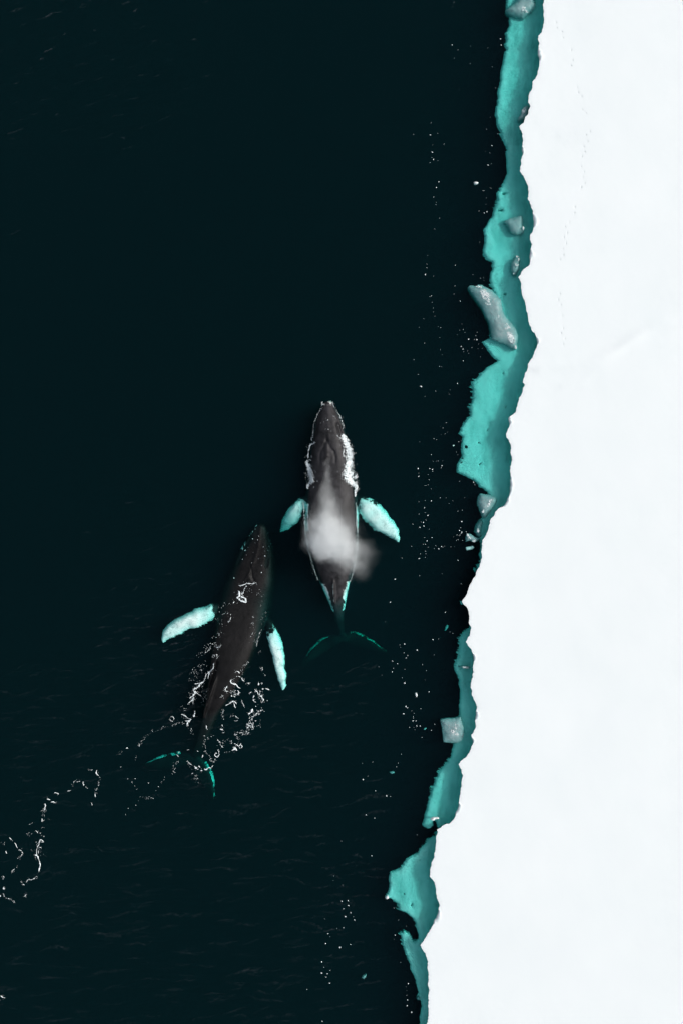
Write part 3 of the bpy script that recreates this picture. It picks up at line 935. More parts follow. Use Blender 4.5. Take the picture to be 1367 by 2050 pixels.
def build_whale(name, pieces, mat, sculpt=None, voxel=0.038):
    V, F, P = [], [], []
    for v, f, p_ in pieces:
        b = len(V)
        V += v
        F += [tuple(i + b for i in q) for q in f]
        P += p_
    src = mesh_ob("source", V, F, None)
    bmx = bmesh.new()
    bmx.from_mesh(src.data)
    bmesh.ops.recalc_face_normals(bmx, faces=bmx.faces)
    bmx.to_mesh(src.data)
    bmx.free()
    md = src.modifiers.new("r", 'REMESH')
    md.mode = 'VOXEL'
    md.voxel_size = voxel
    ms = src.modifiers.new("s", 'SMOOTH')
    ms.factor, ms.iterations = 0.5, 5
    dg = bpy.context.evaluated_depsgraph_get()
    me = bpy.data.meshes.new_from_object(src.evaluated_get(dg))
    bpy.data.objects.remove(src)
    me.name = name
    n = len(me.vertices)
    co = np.empty(n * 3)
    me.vertices.foreach_get("co", co)
    co = co.reshape(-1, 3)
    kd = KDTree(len(V))
    for i, v in enumerate(V): kd.insert(v, i)
    kd.balance()
    pale = np.array([P[kd.find(c)[1]] for c in co])
    for i in np.nonzero(pale > 0.05)[0]:
        x, y, z = co[i]
        pale[i] += 0.40 * mnoise.noise(Vector((x * 3.1, y * 3.1, z * 3))) + 0.30 * mnoise.noise(Vector((x * 8.3, y * 8.3, 5 + z * 5)))
    if sculpt is not None:
        nr = np.empty(n * 3)
        me.vertices.foreach_get("normal", nr)
        co = sculpt(co, nr.reshape(-1, 3))
        me.vertices.foreach_set("co", co.ravel())
    at = me.attributes.new("pale", 'FLOAT', 'POINT')
    at.data.foreach_set("value", pale)
    me.materials.clear()
    me.materials.append(mat)
    me.polygons.foreach_set("use_smooth", [True] * len(me.polygons))
    me.update()
    o = bpy.data.objects.new(name, me)
    col.objects.link(o)
    polys = [tuple(p_.vertices) for p_ in me.polygons]
    return o, BVHTree.FromPolygons([Vector(c) for c in co], polys)


def bumps(co, nr, items):
    """raised or sunk strokes on the back: (list of px points, width px, height m)"""
    px = co[:, 0] / S + PW / 2
    py = PH / 2 - co[:, 1] / S
    q = np.stack([px, py], 1)
    up = np.clip(nr[:, 2], 0, 1)
    for line, w, h in items:
        L = np.array(line, float)
        x0, y0 = L.min(0) - 4 * w
        x1, y1 = L.max(0) + 4 * w
        m = (px > x0) & (px < x1) & (py > y0) & (py < y1) & (up > 0.2)
        dd = dist_to_line(q[m], L)
        co[m, 2] += h * np.exp(-(dd / w) ** 2) * up[m]
    return co


# --- the spouting whale
def pale_a(a, c, s):
    v = 0.0
    if 1160 < a[1] < 1228:
        w = min(1, (a[1] - 1160) / 10, (1228 - a[1]) / 6)
        if abs(c) > 0.40 and s > -0.85: v = 0.66 * w * min(1, (abs(c) - 0.40) / 0.3)
    if c < -0.80 and 1005 < a[1] < 1062 and s > -0.2: v = max(v, 0.62)
    if c > 0.86 and 1010 < a[1] < 1060 and s > -0.2: v = max(v, 0.5)
    if a[1] < 812: v = max(v, 0.32)
    return v


body_a = loft_body([(655.5,802,4,-0.10,-0.35),(655.8,804,8,-0.02,-0.45),(656,808,12,0.06,-0.6),(656,821,16.5,0.2,-0.9),(657,842,26,0.33,-1.3),(658,862,32,0.43,-1.6),
    (659,882,37,0.5,-1.8),(660,910,42,0.56,-2.0),(661,923,44.5,0.56,-2.0),(662,964,50,0.46,-2.2),(663,1000,53,0.46,-2.3),(664,1046,55,0.5,-2.2),
    (665,1087,51.5,0.45,-2.1),(667,1118,45.5,0.36,-1.9),(670,1156,34,0.22,-1.6),(674,1194,21.5,0.02,-1.3),(677,1222,13.5,-0.2,-1.15),
    (679,1241,10,-0.45,-1.15),(682,1262,7.5,-0.9,-1.45),(684,1280,6,-1.25,-1.6)], 2.5, pale=pale_a)
ridge_a = loft_body([(667,1150,3,0.15,-0.3),(667.5,1165,3.2,0.28,-0.3),(668,1182,3.2,0.36,-0.3),(669,1198,2.8,0.22,-0.4),(670,1210,2.2,-0.02,-0.4)], 2.0,
                    pale=lambda a, c, s: 0.0)
fl = lambda u, c: 0.0 if u < 0.12 else min(1.15, (u - 0.12) / 0.18) * (1.0 if c < 0.55 or u > 0.4 else 0.62)
flip_ar = loft_fin([(690,998,9,-0.55,0.0),(712,1002,11,-0.36,0.0),(730.5,1012.5,18.5,-0.16,0.0),(746,1028,22,-0.13,-0.04),(766,1047.5,20,-0.13,-0.04),(783.5,1064,14.5,-0.15,-0.04),(793,1076,9,-0.19,-0.02),(797,1086,2.5,-0.25,0)],
                   0.09, fl, lead=1)
flip_al = loft_fin([(640,996,9,-0.6,0.0),(618,999,10,-0.42,0.0),(604,1007,11.5,-0.26,0.0),(595,1020,14.5,-0.18,-0.03),(582,1039,15.8,-0.30,-0.06),(570,1055,10.5,-0.52,-0.04),(561.5,1066,2.5,-0.72,0)],
                   0.09, lambda u, c: 0.0 if u < 0.16 else min(1.1, (u - 0.16) / 0.18) * (1.0 if c < 0.5 else 0.8), lead=-1)
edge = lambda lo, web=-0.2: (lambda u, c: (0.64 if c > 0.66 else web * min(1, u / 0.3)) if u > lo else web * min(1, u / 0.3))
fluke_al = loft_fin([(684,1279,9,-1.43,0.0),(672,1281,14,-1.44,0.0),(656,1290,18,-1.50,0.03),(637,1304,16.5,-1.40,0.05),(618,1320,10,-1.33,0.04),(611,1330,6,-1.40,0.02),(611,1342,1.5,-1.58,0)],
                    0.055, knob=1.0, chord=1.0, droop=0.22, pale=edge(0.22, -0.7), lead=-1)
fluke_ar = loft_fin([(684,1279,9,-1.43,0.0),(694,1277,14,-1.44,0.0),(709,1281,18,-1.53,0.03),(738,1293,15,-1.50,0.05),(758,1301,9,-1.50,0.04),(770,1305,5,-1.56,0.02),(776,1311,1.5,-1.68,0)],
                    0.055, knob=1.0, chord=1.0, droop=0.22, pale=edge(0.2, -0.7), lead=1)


def sculpt_a(co, nr):
    z1 = lambda pts: zm(pts, 600, 860, 10.515)
    return bumps(co, nr, [
        (z1([(572,215),(545,290),(510,380),(470,440)]), 2.8, -0.04),
        (z1([(580,240),(610,320),(660,420),(720,480)]), 2.8, -0.04),
        (z1([(574,330),(576,520)]), 3.2, 0.03),
        (z1([(440,480),(420,600),(430,700)]), 2.8, -0.04),
        (z1([(725,500),(750,600),(745,690)]), 2.8, -0.04),
        (z1([(575,560),(575,640)]), 5.0, 0.06),
        ([(633,852),(627,880),(622,905),(621,935)], 4.2, -0.26),
        ([(677,850),(686,880),(694,905),(697,930)], 4.2, -0.26),
        ([(656,812),(657,850),(658,880)], 4.0, 0.02),
    ])


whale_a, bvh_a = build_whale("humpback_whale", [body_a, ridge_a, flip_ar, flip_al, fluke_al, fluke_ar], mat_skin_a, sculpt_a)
set_props(whale_a, "dark humpback whale breaking the surface and spouting, nearer the ice", "whale", "humpback whales swimming by the ice")

# --- the whale with the foaming wake
def pale_b(a, c, s):
    if a[1] < 1105 and c < -0.75 and s > -0.3: return 0.36
    return 0.0


body_b = loft_body([(523,1048.5,3,-0.30,-0.5),(522.5,1051,7,-0.2,-0.6),(521.5,1056,12,-0.12,-0.75),(518,1074,20.5,-0.05,-1.1),(515,1096,31,0.0,-1.5),(511,1118,39,0.03,-1.7),
    (503,1158,47,0.05,-2.0),(496,1180,51,0.02,-2.2),(489,1205,54,0.0,-2.3),(482,1235,54,0.05,-2.3),(475,1265,51,0.13,-2.2),(467,1295,46,0.22,-2.1),
    (458,1325,41,0.28,-2.0),(447,1360,33,0.28,-1.9),(434,1395,25,0.18,-1.7),(423,1425,17.5,0.0,-1.5),(412,1455,14.5,-0.10,-1.3),
    (402,1485,11.5,-0.22,-0.95),(392,1507,9,-0.46,-0.95),(384,1522,6,-0.68,-0.98)], 3.0, pale=pale_b)
ridge_b = loft_body([(436,1352,3,0.3,-0.2),(428,1375,3.5,0.46,-0.2),(421,1395,3.5,0.52,-0.3),(415,1412,3.0,0.50,-0.3),(411,1426,2.4,0.36,-0.3),(408,1438,1.8,0.12,-0.4)], 2.0, pale=lambda a, c, s: 0.0)
flip_bl = loft_fin([(455,1214,13,-0.55,0.0),(436,1220,14.5,-0.35,0.0),(422,1225,15.5,-0.2,0.0),(394,1240,18.5,-0.10,-0.03),(372,1247,16,-0.09,-0.03),(350,1260,15.5,-0.10,-0.03),(336,1270,13.5,-0.14,-0.02),(329,1280,7,-0.2,0),(327,1287,2.5,-0.26,0)],
                   0.08, lambda u, c: 0.0 if u < 0.14 else min(1.15, (u - 0.14) / 0.16), lead=-1)
flip_br = loft_fin([(522,1228,10,-0.6,0.0),(534,1245,11.5,-0.42,0.0),(541,1260,12.5,-0.28,0.0),(547,1280,14,-0.15,-0.03),(554.5,1309,14,-0.10,-0.04),(558.5,1332,12,-0.10,-0.04),(563,1357,10,-0.12,-0.03),(566,1373,7,-0.17,0),(567,1382,2.5,-0.24,0)],
                   0.08, lambda u, c: 0.0 if u < 0.18 else min(1.1, (u - 0.18) / 0.18), lead=1)
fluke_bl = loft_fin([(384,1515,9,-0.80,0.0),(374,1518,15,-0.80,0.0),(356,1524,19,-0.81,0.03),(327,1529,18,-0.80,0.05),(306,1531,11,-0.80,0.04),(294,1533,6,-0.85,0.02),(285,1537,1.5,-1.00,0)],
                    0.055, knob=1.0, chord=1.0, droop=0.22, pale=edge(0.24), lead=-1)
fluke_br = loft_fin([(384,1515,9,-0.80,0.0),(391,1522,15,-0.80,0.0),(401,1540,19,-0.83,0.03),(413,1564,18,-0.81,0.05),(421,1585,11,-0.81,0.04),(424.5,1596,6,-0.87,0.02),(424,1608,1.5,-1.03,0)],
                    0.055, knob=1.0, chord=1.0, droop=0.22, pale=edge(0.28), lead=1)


def sculpt_b(co, nr):
    z3 = lambda pts: zm(pts, 300, 1030, 4.557)
    return bumps(co, nr, [
        (z3([(940,450),(915,530),(870,600)]), 2.2, 0.05),
        (z3([(925,480),(935,560),(950,600)]), 2.0, -0.05),
        (z3([(905,545),(912,600)]), 4.0, 0.05),
        (z3([(1010,110),(990,300),(950,440)]), 3.5, 0.05),
        (z3([(1075,180),(1090,330),(1060,470)]), 4, -0.08),
        (z3([(920,200),(860,330),(800,450)]), 4, -0.08),
        ([(436,1325),(429,1352),(422,1378),(416,1402)], 3.0, -0.17),
        ([(424,1398),(417,1420)], 2.0, 0.05),
    ])


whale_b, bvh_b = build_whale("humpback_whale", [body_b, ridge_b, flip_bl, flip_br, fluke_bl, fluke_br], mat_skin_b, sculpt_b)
set_props(whale_b, "brownish grey humpback whale just under the surface, trailing a foaming wake", "whale", "humpback whales swimming by the ice")


def top_z(x, y):
    z = 0.0
    for t in (bvh_a, bvh_b):
        h = t.ray_cast(Vector((x, y, 6)), Vector((0, 0, -1)))
        if h[0] is not None: z = max(z, h[0].z)
    return z


def slit(parent, tree, pts_px, hw, name):
    q = catmull(pts_px, 6)
    V, F = [], []
    for i, (x, y) in enumerate(q):
        wx, wy, _ = W(x, y, 0.5)
        h = tree.ray_cast(Vector((wx, wy, 6)), Vector((0, 0, -1)))
        zz = (h[0].z if h[0] is not None else 0) + 0.012
        w = hw * S * math.sin(math.pi * (i + 0.4) / (len(q) - 0.2))
        V += [(wx - w, wy, zz - 0.02), (wx, wy, zz + 0.012), (wx + w, wy, zz - 0.02)]
    for i in range(len(q) - 1):
        for k_ in range(2):
            a = i * 3 + k_
            F.append((a, a + 1, a + 4, a + 3))
    return mesh_ob(name, V, F, mat_black, parent)


slit(whale_a, bvh_a, zm([(555,560),(540,600),(532,645)], 600, 860, 10.515), 1.2, "nostril")
slit(whale_a, bvh_a, zm([(602,560),(620,600),(630,640)], 600, 860, 10.515), 1.2, "nostril")
slit(whale_b, bvh_b, zm([(908,590),(915,605),(930,612)], 300, 1030, 4.557), 1.0, "nostril")
slit(whale_b, bvh_b, zm([(895,585),(888,602),(878,615)], 300, 1030, 4.557), 0.9, "nostril")


def knobs(parent, tree, pts_px, mat, seed, name="barnacles"):
    rr = random.Random(seed)
    V, F = [], []
    for p_ in pts_px:
        wx, wy, _ = W(p_[0], p_[1], 0.1)
        h = tree.ray_cast(Vector((wx, wy, 6)), Vector((0, 0, -1)))
        if h[0] is None: continue
        blob(V, F, wx, wy, h[0].z + 0.01, (p_[2] if len(p_) > 2 else 0.7) * S, rr, 0.7, 7, 1.15)
    o = mesh_ob(name, V, F, mat, parent)
    o["kind"] = "stuff"


knobs(whale_b, bvh_b, zm([(960,135),(935,160),(937,222,1.2),(993,197,0.8),(985,232,0.9),(853,265),(822,316,0.5),(868,330,1.4),(905,195,0.7),(1035,298,0.9),
    (1047,380,1.6),(843,410,1.0),(1070,172,0.9),(992,403,0.8),(930,442,0.8),(1020,465,0.9),(1018,530,1.3),(765,582,1.4),(945,345,.5),(1085,290,.6),(1090,240,.6),(1075,330,.8),(1050,335,.5),
    (1110,300,.6),(895,300,.5),(1100,270,.7),(1120,380,.6),(960,260,.5),(880,370,.5)], 300, 1030, 4.557), mat_foam, 3)
knobs(whale_a, bvh_a, zm([(630,265,.8),(643,285,.9),(570,300,.8),(556,305,.6),(573,392,.7),(665,805,1.0),(550,285,.5),(620,258,.6),(530,320,.5),(600,410,.4),(500,330,.4),(545,390,.5),(672,350,.5)], 540, 780, 4.88), mat_foam, 4)

# ------------------------------------------------------------------ foam on the water
class Foam:
    def __init__(self, seed):
        self.V, self.F, self.r = [], [], random.Random(seed)

    def dot(self, x, y, r, el=None, ang=None):
        wx, wy, _ = W(x, y, 0.0)
        blob(self.V, self.F, wx, wy, top_z(wx, wy) + 0.012, r * S, self.r, 0.45, self.r.choice((6, 7, 8)), el, ang)

    def patch(self, line, n_per_px=0.8, rmin=0.5, rmax=1.6):
        """dense froth: points (x, y, half width)"""
        q = resample(np.array(line, float), 1.0)
        nr = normals2(q)
        for i in range(len(q)):
            w = q[i, 2]
            n = 2.2 * n_per_px * max(1.0, w)
            for _ in range(int(n) + (self.r.random() < n % 1)):
                o = self.r.gauss(0, 0.8) * w
                f = math.exp(-(o / max(1.4 * w, 0.3)) ** 2)
                self.dot(q[i, 0] + nr[i, 0] * o + self.r.uniform(-.6, .6), q[i, 1] + nr[i, 1] * o + self.r.uniform(-.6, .6),
                         rmin + (rmax - rmin) * f * self.r.random())

    def strand(self, line, w=0.9, gap=0.06, spray=0.25):
        """a ribbon of froth, broken and uneven"""
        p_ = np.array([(a[0], a[1], a[2] if len(a) > 2 else w) for a in line], float)
        if len(p_) > 2: p_ = catmull(p_, 6)
        q = resample(p_, 0.9)
        n = len(q)
        nr = normals2(q)
        sd = self.r.randrange(10 ** 6)
        jit = 0.55 * wobble(n, max(2, n // 4), sd) + 0.3 * wobble(n, max(2, n // 2), sd + 1)
        wid = q[:, 2] * 0.78 * (0.75 + 0.55 * wobble(n, max(2, n // 3), sd + 2))
        run, start = [], True
        for i in range(n):
            if self.r.random() < gap and len(run) > 1:
                self._ribbon(run)
                run = []
                continue
            t = min(1.0, (i + 0.6) / 2.2, (n - i - 0.4) / 2.2)
            c = q[i, :2] + nr[i] * jit[i]
            run.append((c, nr[i], max(0.22, wid[i] * t)))
            if self.r.random() < spray:
                o = self.r.gauss(0, 1.0) * (q[i, 2] + 1.6)
                self.dot(c[0] + nr[i, 0] * o, c[1] + nr[i, 1] * o, self.r.uniform(0.22, 0.6))
        if len(run) > 1: self._ribbon(run)

    def _ribbon(self, run):
        b = len(self.V)
        m = len(run)
        for i, (c, nn_, w) in enumerate(run):
            if i in (0, m - 1): w *= 0.4
            for s_, h in ((-1, 0.0), (-0.45, 0.016), (0.5, 0.016), (1, 0.0)):
                wx, wy, _ = W(c[0] + nn_[0] * w * s_, c[1] + nn_[1] * w * s_)
                self.V.append((wx, wy, top_z(wx, wy) + 0.006 + h))
        for i in range(m - 1):
            for k_ in range(3):
                a = b + i * 4 + k_
                self.F.append((a, a + 1, a + 5, a + 4))

    def scatter(self, line, w, n, rmin=0.25, rmax=0.8):
        q = resample(np.array([a[:2] for a in line], float), 0.7) if len(line) > 1 else np.array([line[0][:2]] * 2, float)
        for _ in range(n):
            i = self.r.randrange(len(q))
            self.dot(q[i, 0] + self.r.gauss(0, w * 0.5), q[i, 1] + self.r.gauss(0, w * 0.5), self.r.uniform(rmin, rmax) * self.r.random() ** 0.3)

    def ring(self, x, y, r, w=0.5):
        a0 = self.r.uniform(0, 6)
        self.strand([(x + r * math.cos(a0 + t), y + r * math.sin(a0 + t), w) for t in np.linspace(0, 5.2, 7)], w, 0.03, 0.1)

    def build(self, label, mat=None):
        o = mesh_ob("foam", self.V, self.F, mat or mat_foam)
        set_props(o, label, "foam", None, "stuff")
        return o


# froth along the flanks of the spouting whale
f = Foam(1)
rr0 = random.Random(77)
C = lambda L: zm(L, 600, 860, 10.515)
k_ = 1 / 10.515
f.patch([(x, y, w * k_) for x, y, w in C([(900,110,30),(940,180,45),(960,250,50),(1000,340,50),(1030,430,50),(1035,520,55),(1060,600,50)])], 0.9, 0.5, 1.9)
f.patch([(x, y, w * k_) for x, y, w in C([(1070,650,45),(1020,720,50),(1000,820,50),(1010,920,75),(1010,990,70),(1040,1060,55),(1090,1130,40),(1170,1150,35),(1190,1220,22),(1170,1310,14),(1160,1400,8)])], 1.0, 0.5, 2.0)
f.patch([(x, y, w * k_) for x, y, w in C([(950,560,25),(990,640,40),(1060,690,45),(1100,780,30),(1090,830,30)])], 0.6, 0.3, 0.9)
f.patch([(x, y, w * k_) for x, y, w in C([(1080,930,60),(1120,930,40)])], 0.7, 0.4, 1.2)
f.patch([(x, y, w * k_) for x, y, w in C([(1090,1010,40),(1190,1000,35)])], 0.7, 0.3, 1.0)
f.strand(C([(920,420),(925,470),(915,530),(940,590)]), 0.8)
f.strand(C([(795,120),(830,175),(900,190)]), 0.6)
f.ring(*C([(1225,1240)])[0], 3.2, 0.5)
for (x, y) in [(1010,215),(1040,290),(1065,360),(1085,430),(1105,500),(1120,600),(1125,610),(1130,690),(1120,760),(1150,900),(1200,960),(1215,1000),(1200,1100),(1060,400),(1100,540)]:
    f.strand(C([(x - 50, y + 25), (x - 15, y + 8), (x + rr0.uniform(5, 35), y - rr0.uniform(0, 30))]), 0.75, 0, .5)
f.scatter(C([(940,180),(1050,400),(1100,600),(1110,900),(1190,1150)]), 9, 70, 0.2, 0.55)
f.patch([(x, y, w * k_) for x, y, w in C([(285,30,12),(280,120,14),(250,220,16)])], 0.7, 0.25, 0.7)
f.strand(C([(318,250),(300,290),(250,310),(215,350),(195,430),(185,520),(170,600)]), 1.4, 0.02, 0.6)
f.patch([(x, y, w * k_) for x, y, w in C([(155,650,14),(160,740,30),(205,790,35),(225,850,35),(230,920,40),(245,1000,38),(270,1070,38),(230,1120,22),(180,1170,16),(165,1240,10)])], 1.1, 0.45, 1.7)
f.strand(C([(185,630),(215,635),(240,660)]), 1.2, 0, .1)
f.scatter(C([(120,900),(130,1000),(130,1130)]), 2.5, 18, .2, .45)
f.scatter(C([(160,740),(280,900),(300,1080)]), 7, 40, 0.2, 0.5)
for x, y in C([(375,1090),(300,1215),(260,560),(250,580),(145,550)]): f.dot(x, y, 0.8, 2.0, 1.57)
Z1 = lambda L: zm(L, 540, 780, 4.88)
f.scatter(Z1([(515,130),(500,190),(470,240),(440,300),(430,370),(420,440),(410,500)]), 2.0, 95, 0.2, 0.7)
f.strand(Z1([(500,190),(470,240),(440,310)]), 0.42, 0.25, 0.3)
f.scatter(Z1([(610,120),(625,160),(655,210),(690,270),(715,340),(735,380)]), 2.2, 100, 0.2, 0.7)
f.strand(Z1([(650,205),(690,265),(710,330),(715,385)]), 0.6, 0.15, 0.5)
f.scatter(Z1([(510,120),(512,150)]), 1.6, 22, .25, .6)
f.scatter(Z1([(615,125),(622,160)]), 1.6, 22, .25, .6)
f.build("white froth washing along the flanks of the spouting whale")
# thin wash at the water line further back
f = Foam(2)
f.strand([(606.5,1004,0.7),(608.5,1022,1.7),(610,1045,1.9),(611,1062,1.5),(614.5,1082,1.4),(617.5,1098,1.2)], 0.8, 0.05, 0.7)
f.strand([(613,1080,0.9),(617,1098,1.4),(620,1110,1.3),(624.5,1126,1.1),(630,1144,0.8),(637,1162,0.8)], 0.8, 0.08, 0.7)
f.strand([(712,1006,1.0),(713.5,1024,2.0),(713,1046,2.0),(715.5,1068,1.4),(714,1095,1.3)], 0.8, 0.05, 0.7)
f.strand([(716,1080,1.1),(714,1104,1.3),(711,1124,1.4),(706,1148,1.0),(700,1166,1.2)], 0.8, 0.05, 0.7)
f.scatter([(622,1118),(627,1135)], 2, 16, .2, .5)
f.strand([(666.5,1168,.5),(667,1185,.6),(667.5,1195,.6),(668.5,1205,.8)], .6, 0.05, .2)
f.scatter([(666,1128),(670,1138)], 4, 8, .3, .7)
f.scatter([(680,1150),(690,1165)], 6, 14, .2, .6)
f.build("thin pale wash line at the waterline of the spouting whale", mat_wash)

# wake of the second whale
f = Foam(3)
Z3 = lambda L: zm(L, 300, 1030, 4.557)
Z4 = lambda L: zm(L, 230, 1350, 3.695)
CB = lambda L: zm(L, 340, 1280, 6.835)
CC = lambda L: zm(L, 340, 1400, 6.835)
f.strand(Z3([(815,645),(850,645),(890,625)]), 1.3, 0.02, .3)
f.strand(Z3([(890,625),(930,632),(970,625),(980,640)]), 1.0, 0.1, .4)
f.strand(Z3([(890,650),(870,670),(850,725)]), 1.2, 0.02, .2)
f.strand(Z3([(815,695),(820,740),(800,760),(840,790),(880,800),(870,765),(830,750)]), 2.2, 0.0, .6)
f.strand(Z3([(840,700),(845,740)]), 1.0)
f.strand(Z3([(760,810),(775,795)]), 1.1)
f.scatter(Z3([(620,850),(690,810),(770,800)]), 5, 16, .2, .6)
f.scatter(Z3([(640,870),(700,900),(740,940)]), 8, 16, .25, .9)
f.strand(Z3([(745,935),(735,965),(710,980)]), 0.7)
f.scatter(Z3([(560,960),(640,950),(680,1000)]), 8, 22, .2, .6)
f.scatter(Z3([(570,1110),(640,1090),(660,1060)]), 5, 18, .25, .9)
f.scatter(Z3([(500,1215),(560,1200),(650,1190)]), 7, 34, .25, .9)
f.scatter(Z3([(450,1280),(520,1250)]), 6, 22, .2, .6)
f.scatter(Z3([(380,1460),(440,1400),(500,1350)]), 8, 20, .25, .8)
f.scatter(Z3([(910,650),(925,720),(1000,720),(1030,790)]), 7, 24, .2, .7)
f.strand(Z3([(1010,840),(1020,825)]), 0.9)
f.scatter(Z3([(940,930),(945,1040),(930,1150),(975,1170)]), 5, 44, .2, .7)
f.scatter(Z3([(1010,985),(1060,880)]), 5, 16, .2, .6)
f.strand(Z3([(1018,1050),(995,1110),(980,1160),(978,1215)]), 0.55, 0.3, .5)
f.scatter(Z3([(1000,1270),(1010,1240)]), 4, 6, .3, .6)
# left strand
f.strand(CB([(580,70),(620,50),(640,42)]), .8)
f.strand(CB([(640,110),(690,95),(720,68)]), 1.0, 0.02, .3)
f.strand(CB([(490,185),(530,150),(560,125)]), .7, .1, .4)
f.strand(CB([(650,190),(658,240),(645,262)]), .9, .02, .3)
f.ring(*CB([(605,228)])[0], 2.4, .7)
f.strand(CB([(610,315,1.2),(605,370,1.8),(575,420,1.3),(545,450,1.1),(500,480,0.9),(485,530,0.9),(465,580,1.1),(420,610,2.6),(395,650,3.0)]), 1.3, 0.0, .5)
f.strand(CB([(550,430),(540,480),(525,535)]), 1.3, 0.0, .3)
f.strand(CB([(340,605),(380,608),(420,600)]), 0.8, .05, .3)
f.strand(CB([(395,650,2.5),(335,680,2.2),(330,700,1.6),(350,740,2.2),(330,760,2),(275,810,1.5)]), 1.8, 0.0, .6)
f.strand(CB([(345,700),(380,740),(430,770)]), 1.1, .02, .4)
f.strand(CB([(335,785,1.4),(310,825,1.6),(245,890,1.0)]), 1.2, 0.0, .4)
f.strand(CB([(330,790),(315,885)]), 1.1, .05, .3)
f.scatter(CB([(450,690),(490,740),(460,830)]), 8, 26, .2, .7)
f.scatter(CB([(300,545),(335,500),(400,470),(440,375),(465,325)]), 8, 34, .25, .8)
f.scatter(CB([(420,590),(350,700),(280,800)]), 12, 40, .2, .6)
f.scatter(CB([(180,920),(210,950)]), 4, 8, .4, .9)
# right half of the wake
f.scatter(CB([(1100,270),(1050,320),(1020,370),(1000,420),(980,470)]), 3.2, 24, .4, 1.0)
f.strand(CB([(900,440),(935,430),(965,460)]), .8, .08, .3)
f.strand(CB([(875,535,1.0),(845,550,1.8),(855,590,2.0),(905,615,1.6),(940,655,1.2),(970,670,.6)]), 1.5, 0, .3)
f.strand(CB([(890,520),(905,500),(945,500),(970,520)]), .7, .1, .3)
f.strand(CB([(990,520),(1000,555),(1025,570)]), 1.0, .02, .2)
f.strand(CB([(1060,590),(1095,615)]), .9, .05, .2)
f.strand(CB([(798,622),(775,655),(770,690),(805,700)]), 1.1, .02, .3)
f.scatter(CB([(860,680),(880,760),(940,740)]), 7, 44, .3, 1.0)
f.strand(CB([(925,700),(945,720),(930,765)]), 1.1, .05, .3)
f.dot(*CB([(848,770)])[0], 1.7, 1.2)
f.scatter(CB([(720,740),(730,790)]), 4, 10, .3, .9)
f.strand(CB([(765,905,.8),(830,870,1.2),(880,845,2.0),(920,880,1.0)]), 1.3, .02, .4)
f.strand(CB([(875,860),(890,905),(900,940)]), 1.0, .02, .2)
f.strand(CB([(985,830),(998,870),(1035,945)]), .8, .12, .2)
f.scatter(CB([(1245,385),(1270,410)]), 3, 14, .4, 1.1)
f.strand(CB([(1285,465),(1310,500)]), .8)
f.strand(CB([(1218,590),(1215,630)]), 1.2)
f.strand(CB([(1255,590),(1265,615)]), .9)
f.dot(*CB([(1272,678)])[0], 1.8, 1.2)
f.strand(CB([(1310,670),(1365,690)]), 1.3, 0, .1)
f.strand(CB([(1165,680),(1200,720),(1225,750),(1240,700)]), 1.1, .03, .4)
f.strand(CB([(1235,765),(1265,800),(1290,840)]), 1.6, .03, .5)
f.strand(CB([(1160,765),(1140,800),(1160,850),(1185,862)]), 1.0, .1, .2)
f.strand(CB([(1085,740),(1125,718)]), 1.1)
f.scatter(CB([(1190,720),(1260,800),(1240,870)]), 9, 34, .3, 1.0)
# lower wake
f.strand(CC([(160,205),(210,225),(260,260),(300,278)]), 1.1, .04, .4)
f.strand(CC([(300,278,1.0),(265,295,2.2),(245,330,1.6),(240,370,1.0)]), 1.3, 0, .3)
f.strand(CC([(215,295),(260,295)]), 1.1)
f.strand(CC([(340,155),(342,200),(325,240)]), 1.9, 0, .3)
f.ring(*CC([(30,265)])[0], 4.6, .5)
f.scatter(CC([(0,350),(60,350),(120,310),(200,340)]), 4, 26, .3, .8)
f.scatter(CC([(240,370),(300,410),(305,465)]), 5, 9, .3, .9)
f.strand(CC([(500,355),(515,415)]), .9, .02, .2)
f.strand(CC([(690,405),(730,420)]), 1.6, 0, .3)
f.strand(CC([(715,345),(725,370)]), 1.1)
f.strand(CC([(720,455),(755,460)]), .8, .1, .3)
f.scatter(CC([(725,130),(730,240),(745,290)]), 3, 26, .25, .8)
f.strand(CC([(1140,130,2.2),(1120,165,2.0),(1075,205,1.2)]), 1.6, 0, .6)
f.scatter(CC([(1190,170),(1170,210),(1270,150)]), 5, 34, .4, 1.3)
f.scatter(CC([(1135,240),(1110,280),(1075,350),(1140,380),(1150,310)]), 5, 60, .4, 1.4)
f.strand(CC([(1065,340),(1085,360),(1105,362)]), 1.5, 0, .3)
f.strand(CC([(1050,385),(1085,382)]), 1.2)
f.scatter(CC([(960,435),(1020,470),(1070,450),(1105,425)]), 5, 36, .3, 1.2)
f.scatter(CC([(1240,200),(1250,280),(1225,400)]), 4, 12, .25, .7)
f.strand(CC([(830,235),(885,225),(920,245),(950,260)]), .6, .2, .3)
f.strand(CC([(885,292),(910,297),(935,285)]), .8)
f.scatter(CC([(905,450),(910,500),(940,540),(910,575)]), 4, 24, .3, 1.1)
f.strand(CC([(845,562),(852,610)]), 1.0)
f.strand(CC([(880,610),(900,602),(940,640),(960,630),(980,600)]), .9, .02, .2)
f.strand(CC([(985,620),(985,660),(950,665)]), 1.2, .02, .3)
f.strand(CC([(850,700,2.2),(885,685,3.2),(905,665,2.0),(870,650,1.2)]), 2.2, 0, .7)
f.strand(CC([(885,655),(925,700)]), 1.6, 0, .3)
f.scatter(CC([(760,720),(820,715)]), 2, 5, .4, .8)
f.strand(CC([(655,545),(675,580),(695,585)]), .9, .05, .3)
f.strand(CC([(690,620),(715,640),(725,660)]), 1.0, .05, .3)
f.scatter(CC([(640,620),(740,595),(800,545)]), 5, 16, .3, .9)
f.strand(CC([(655,690),(675,710),(675,760),(650,790),(622,770),(625,740)]), .8, .03, .2)
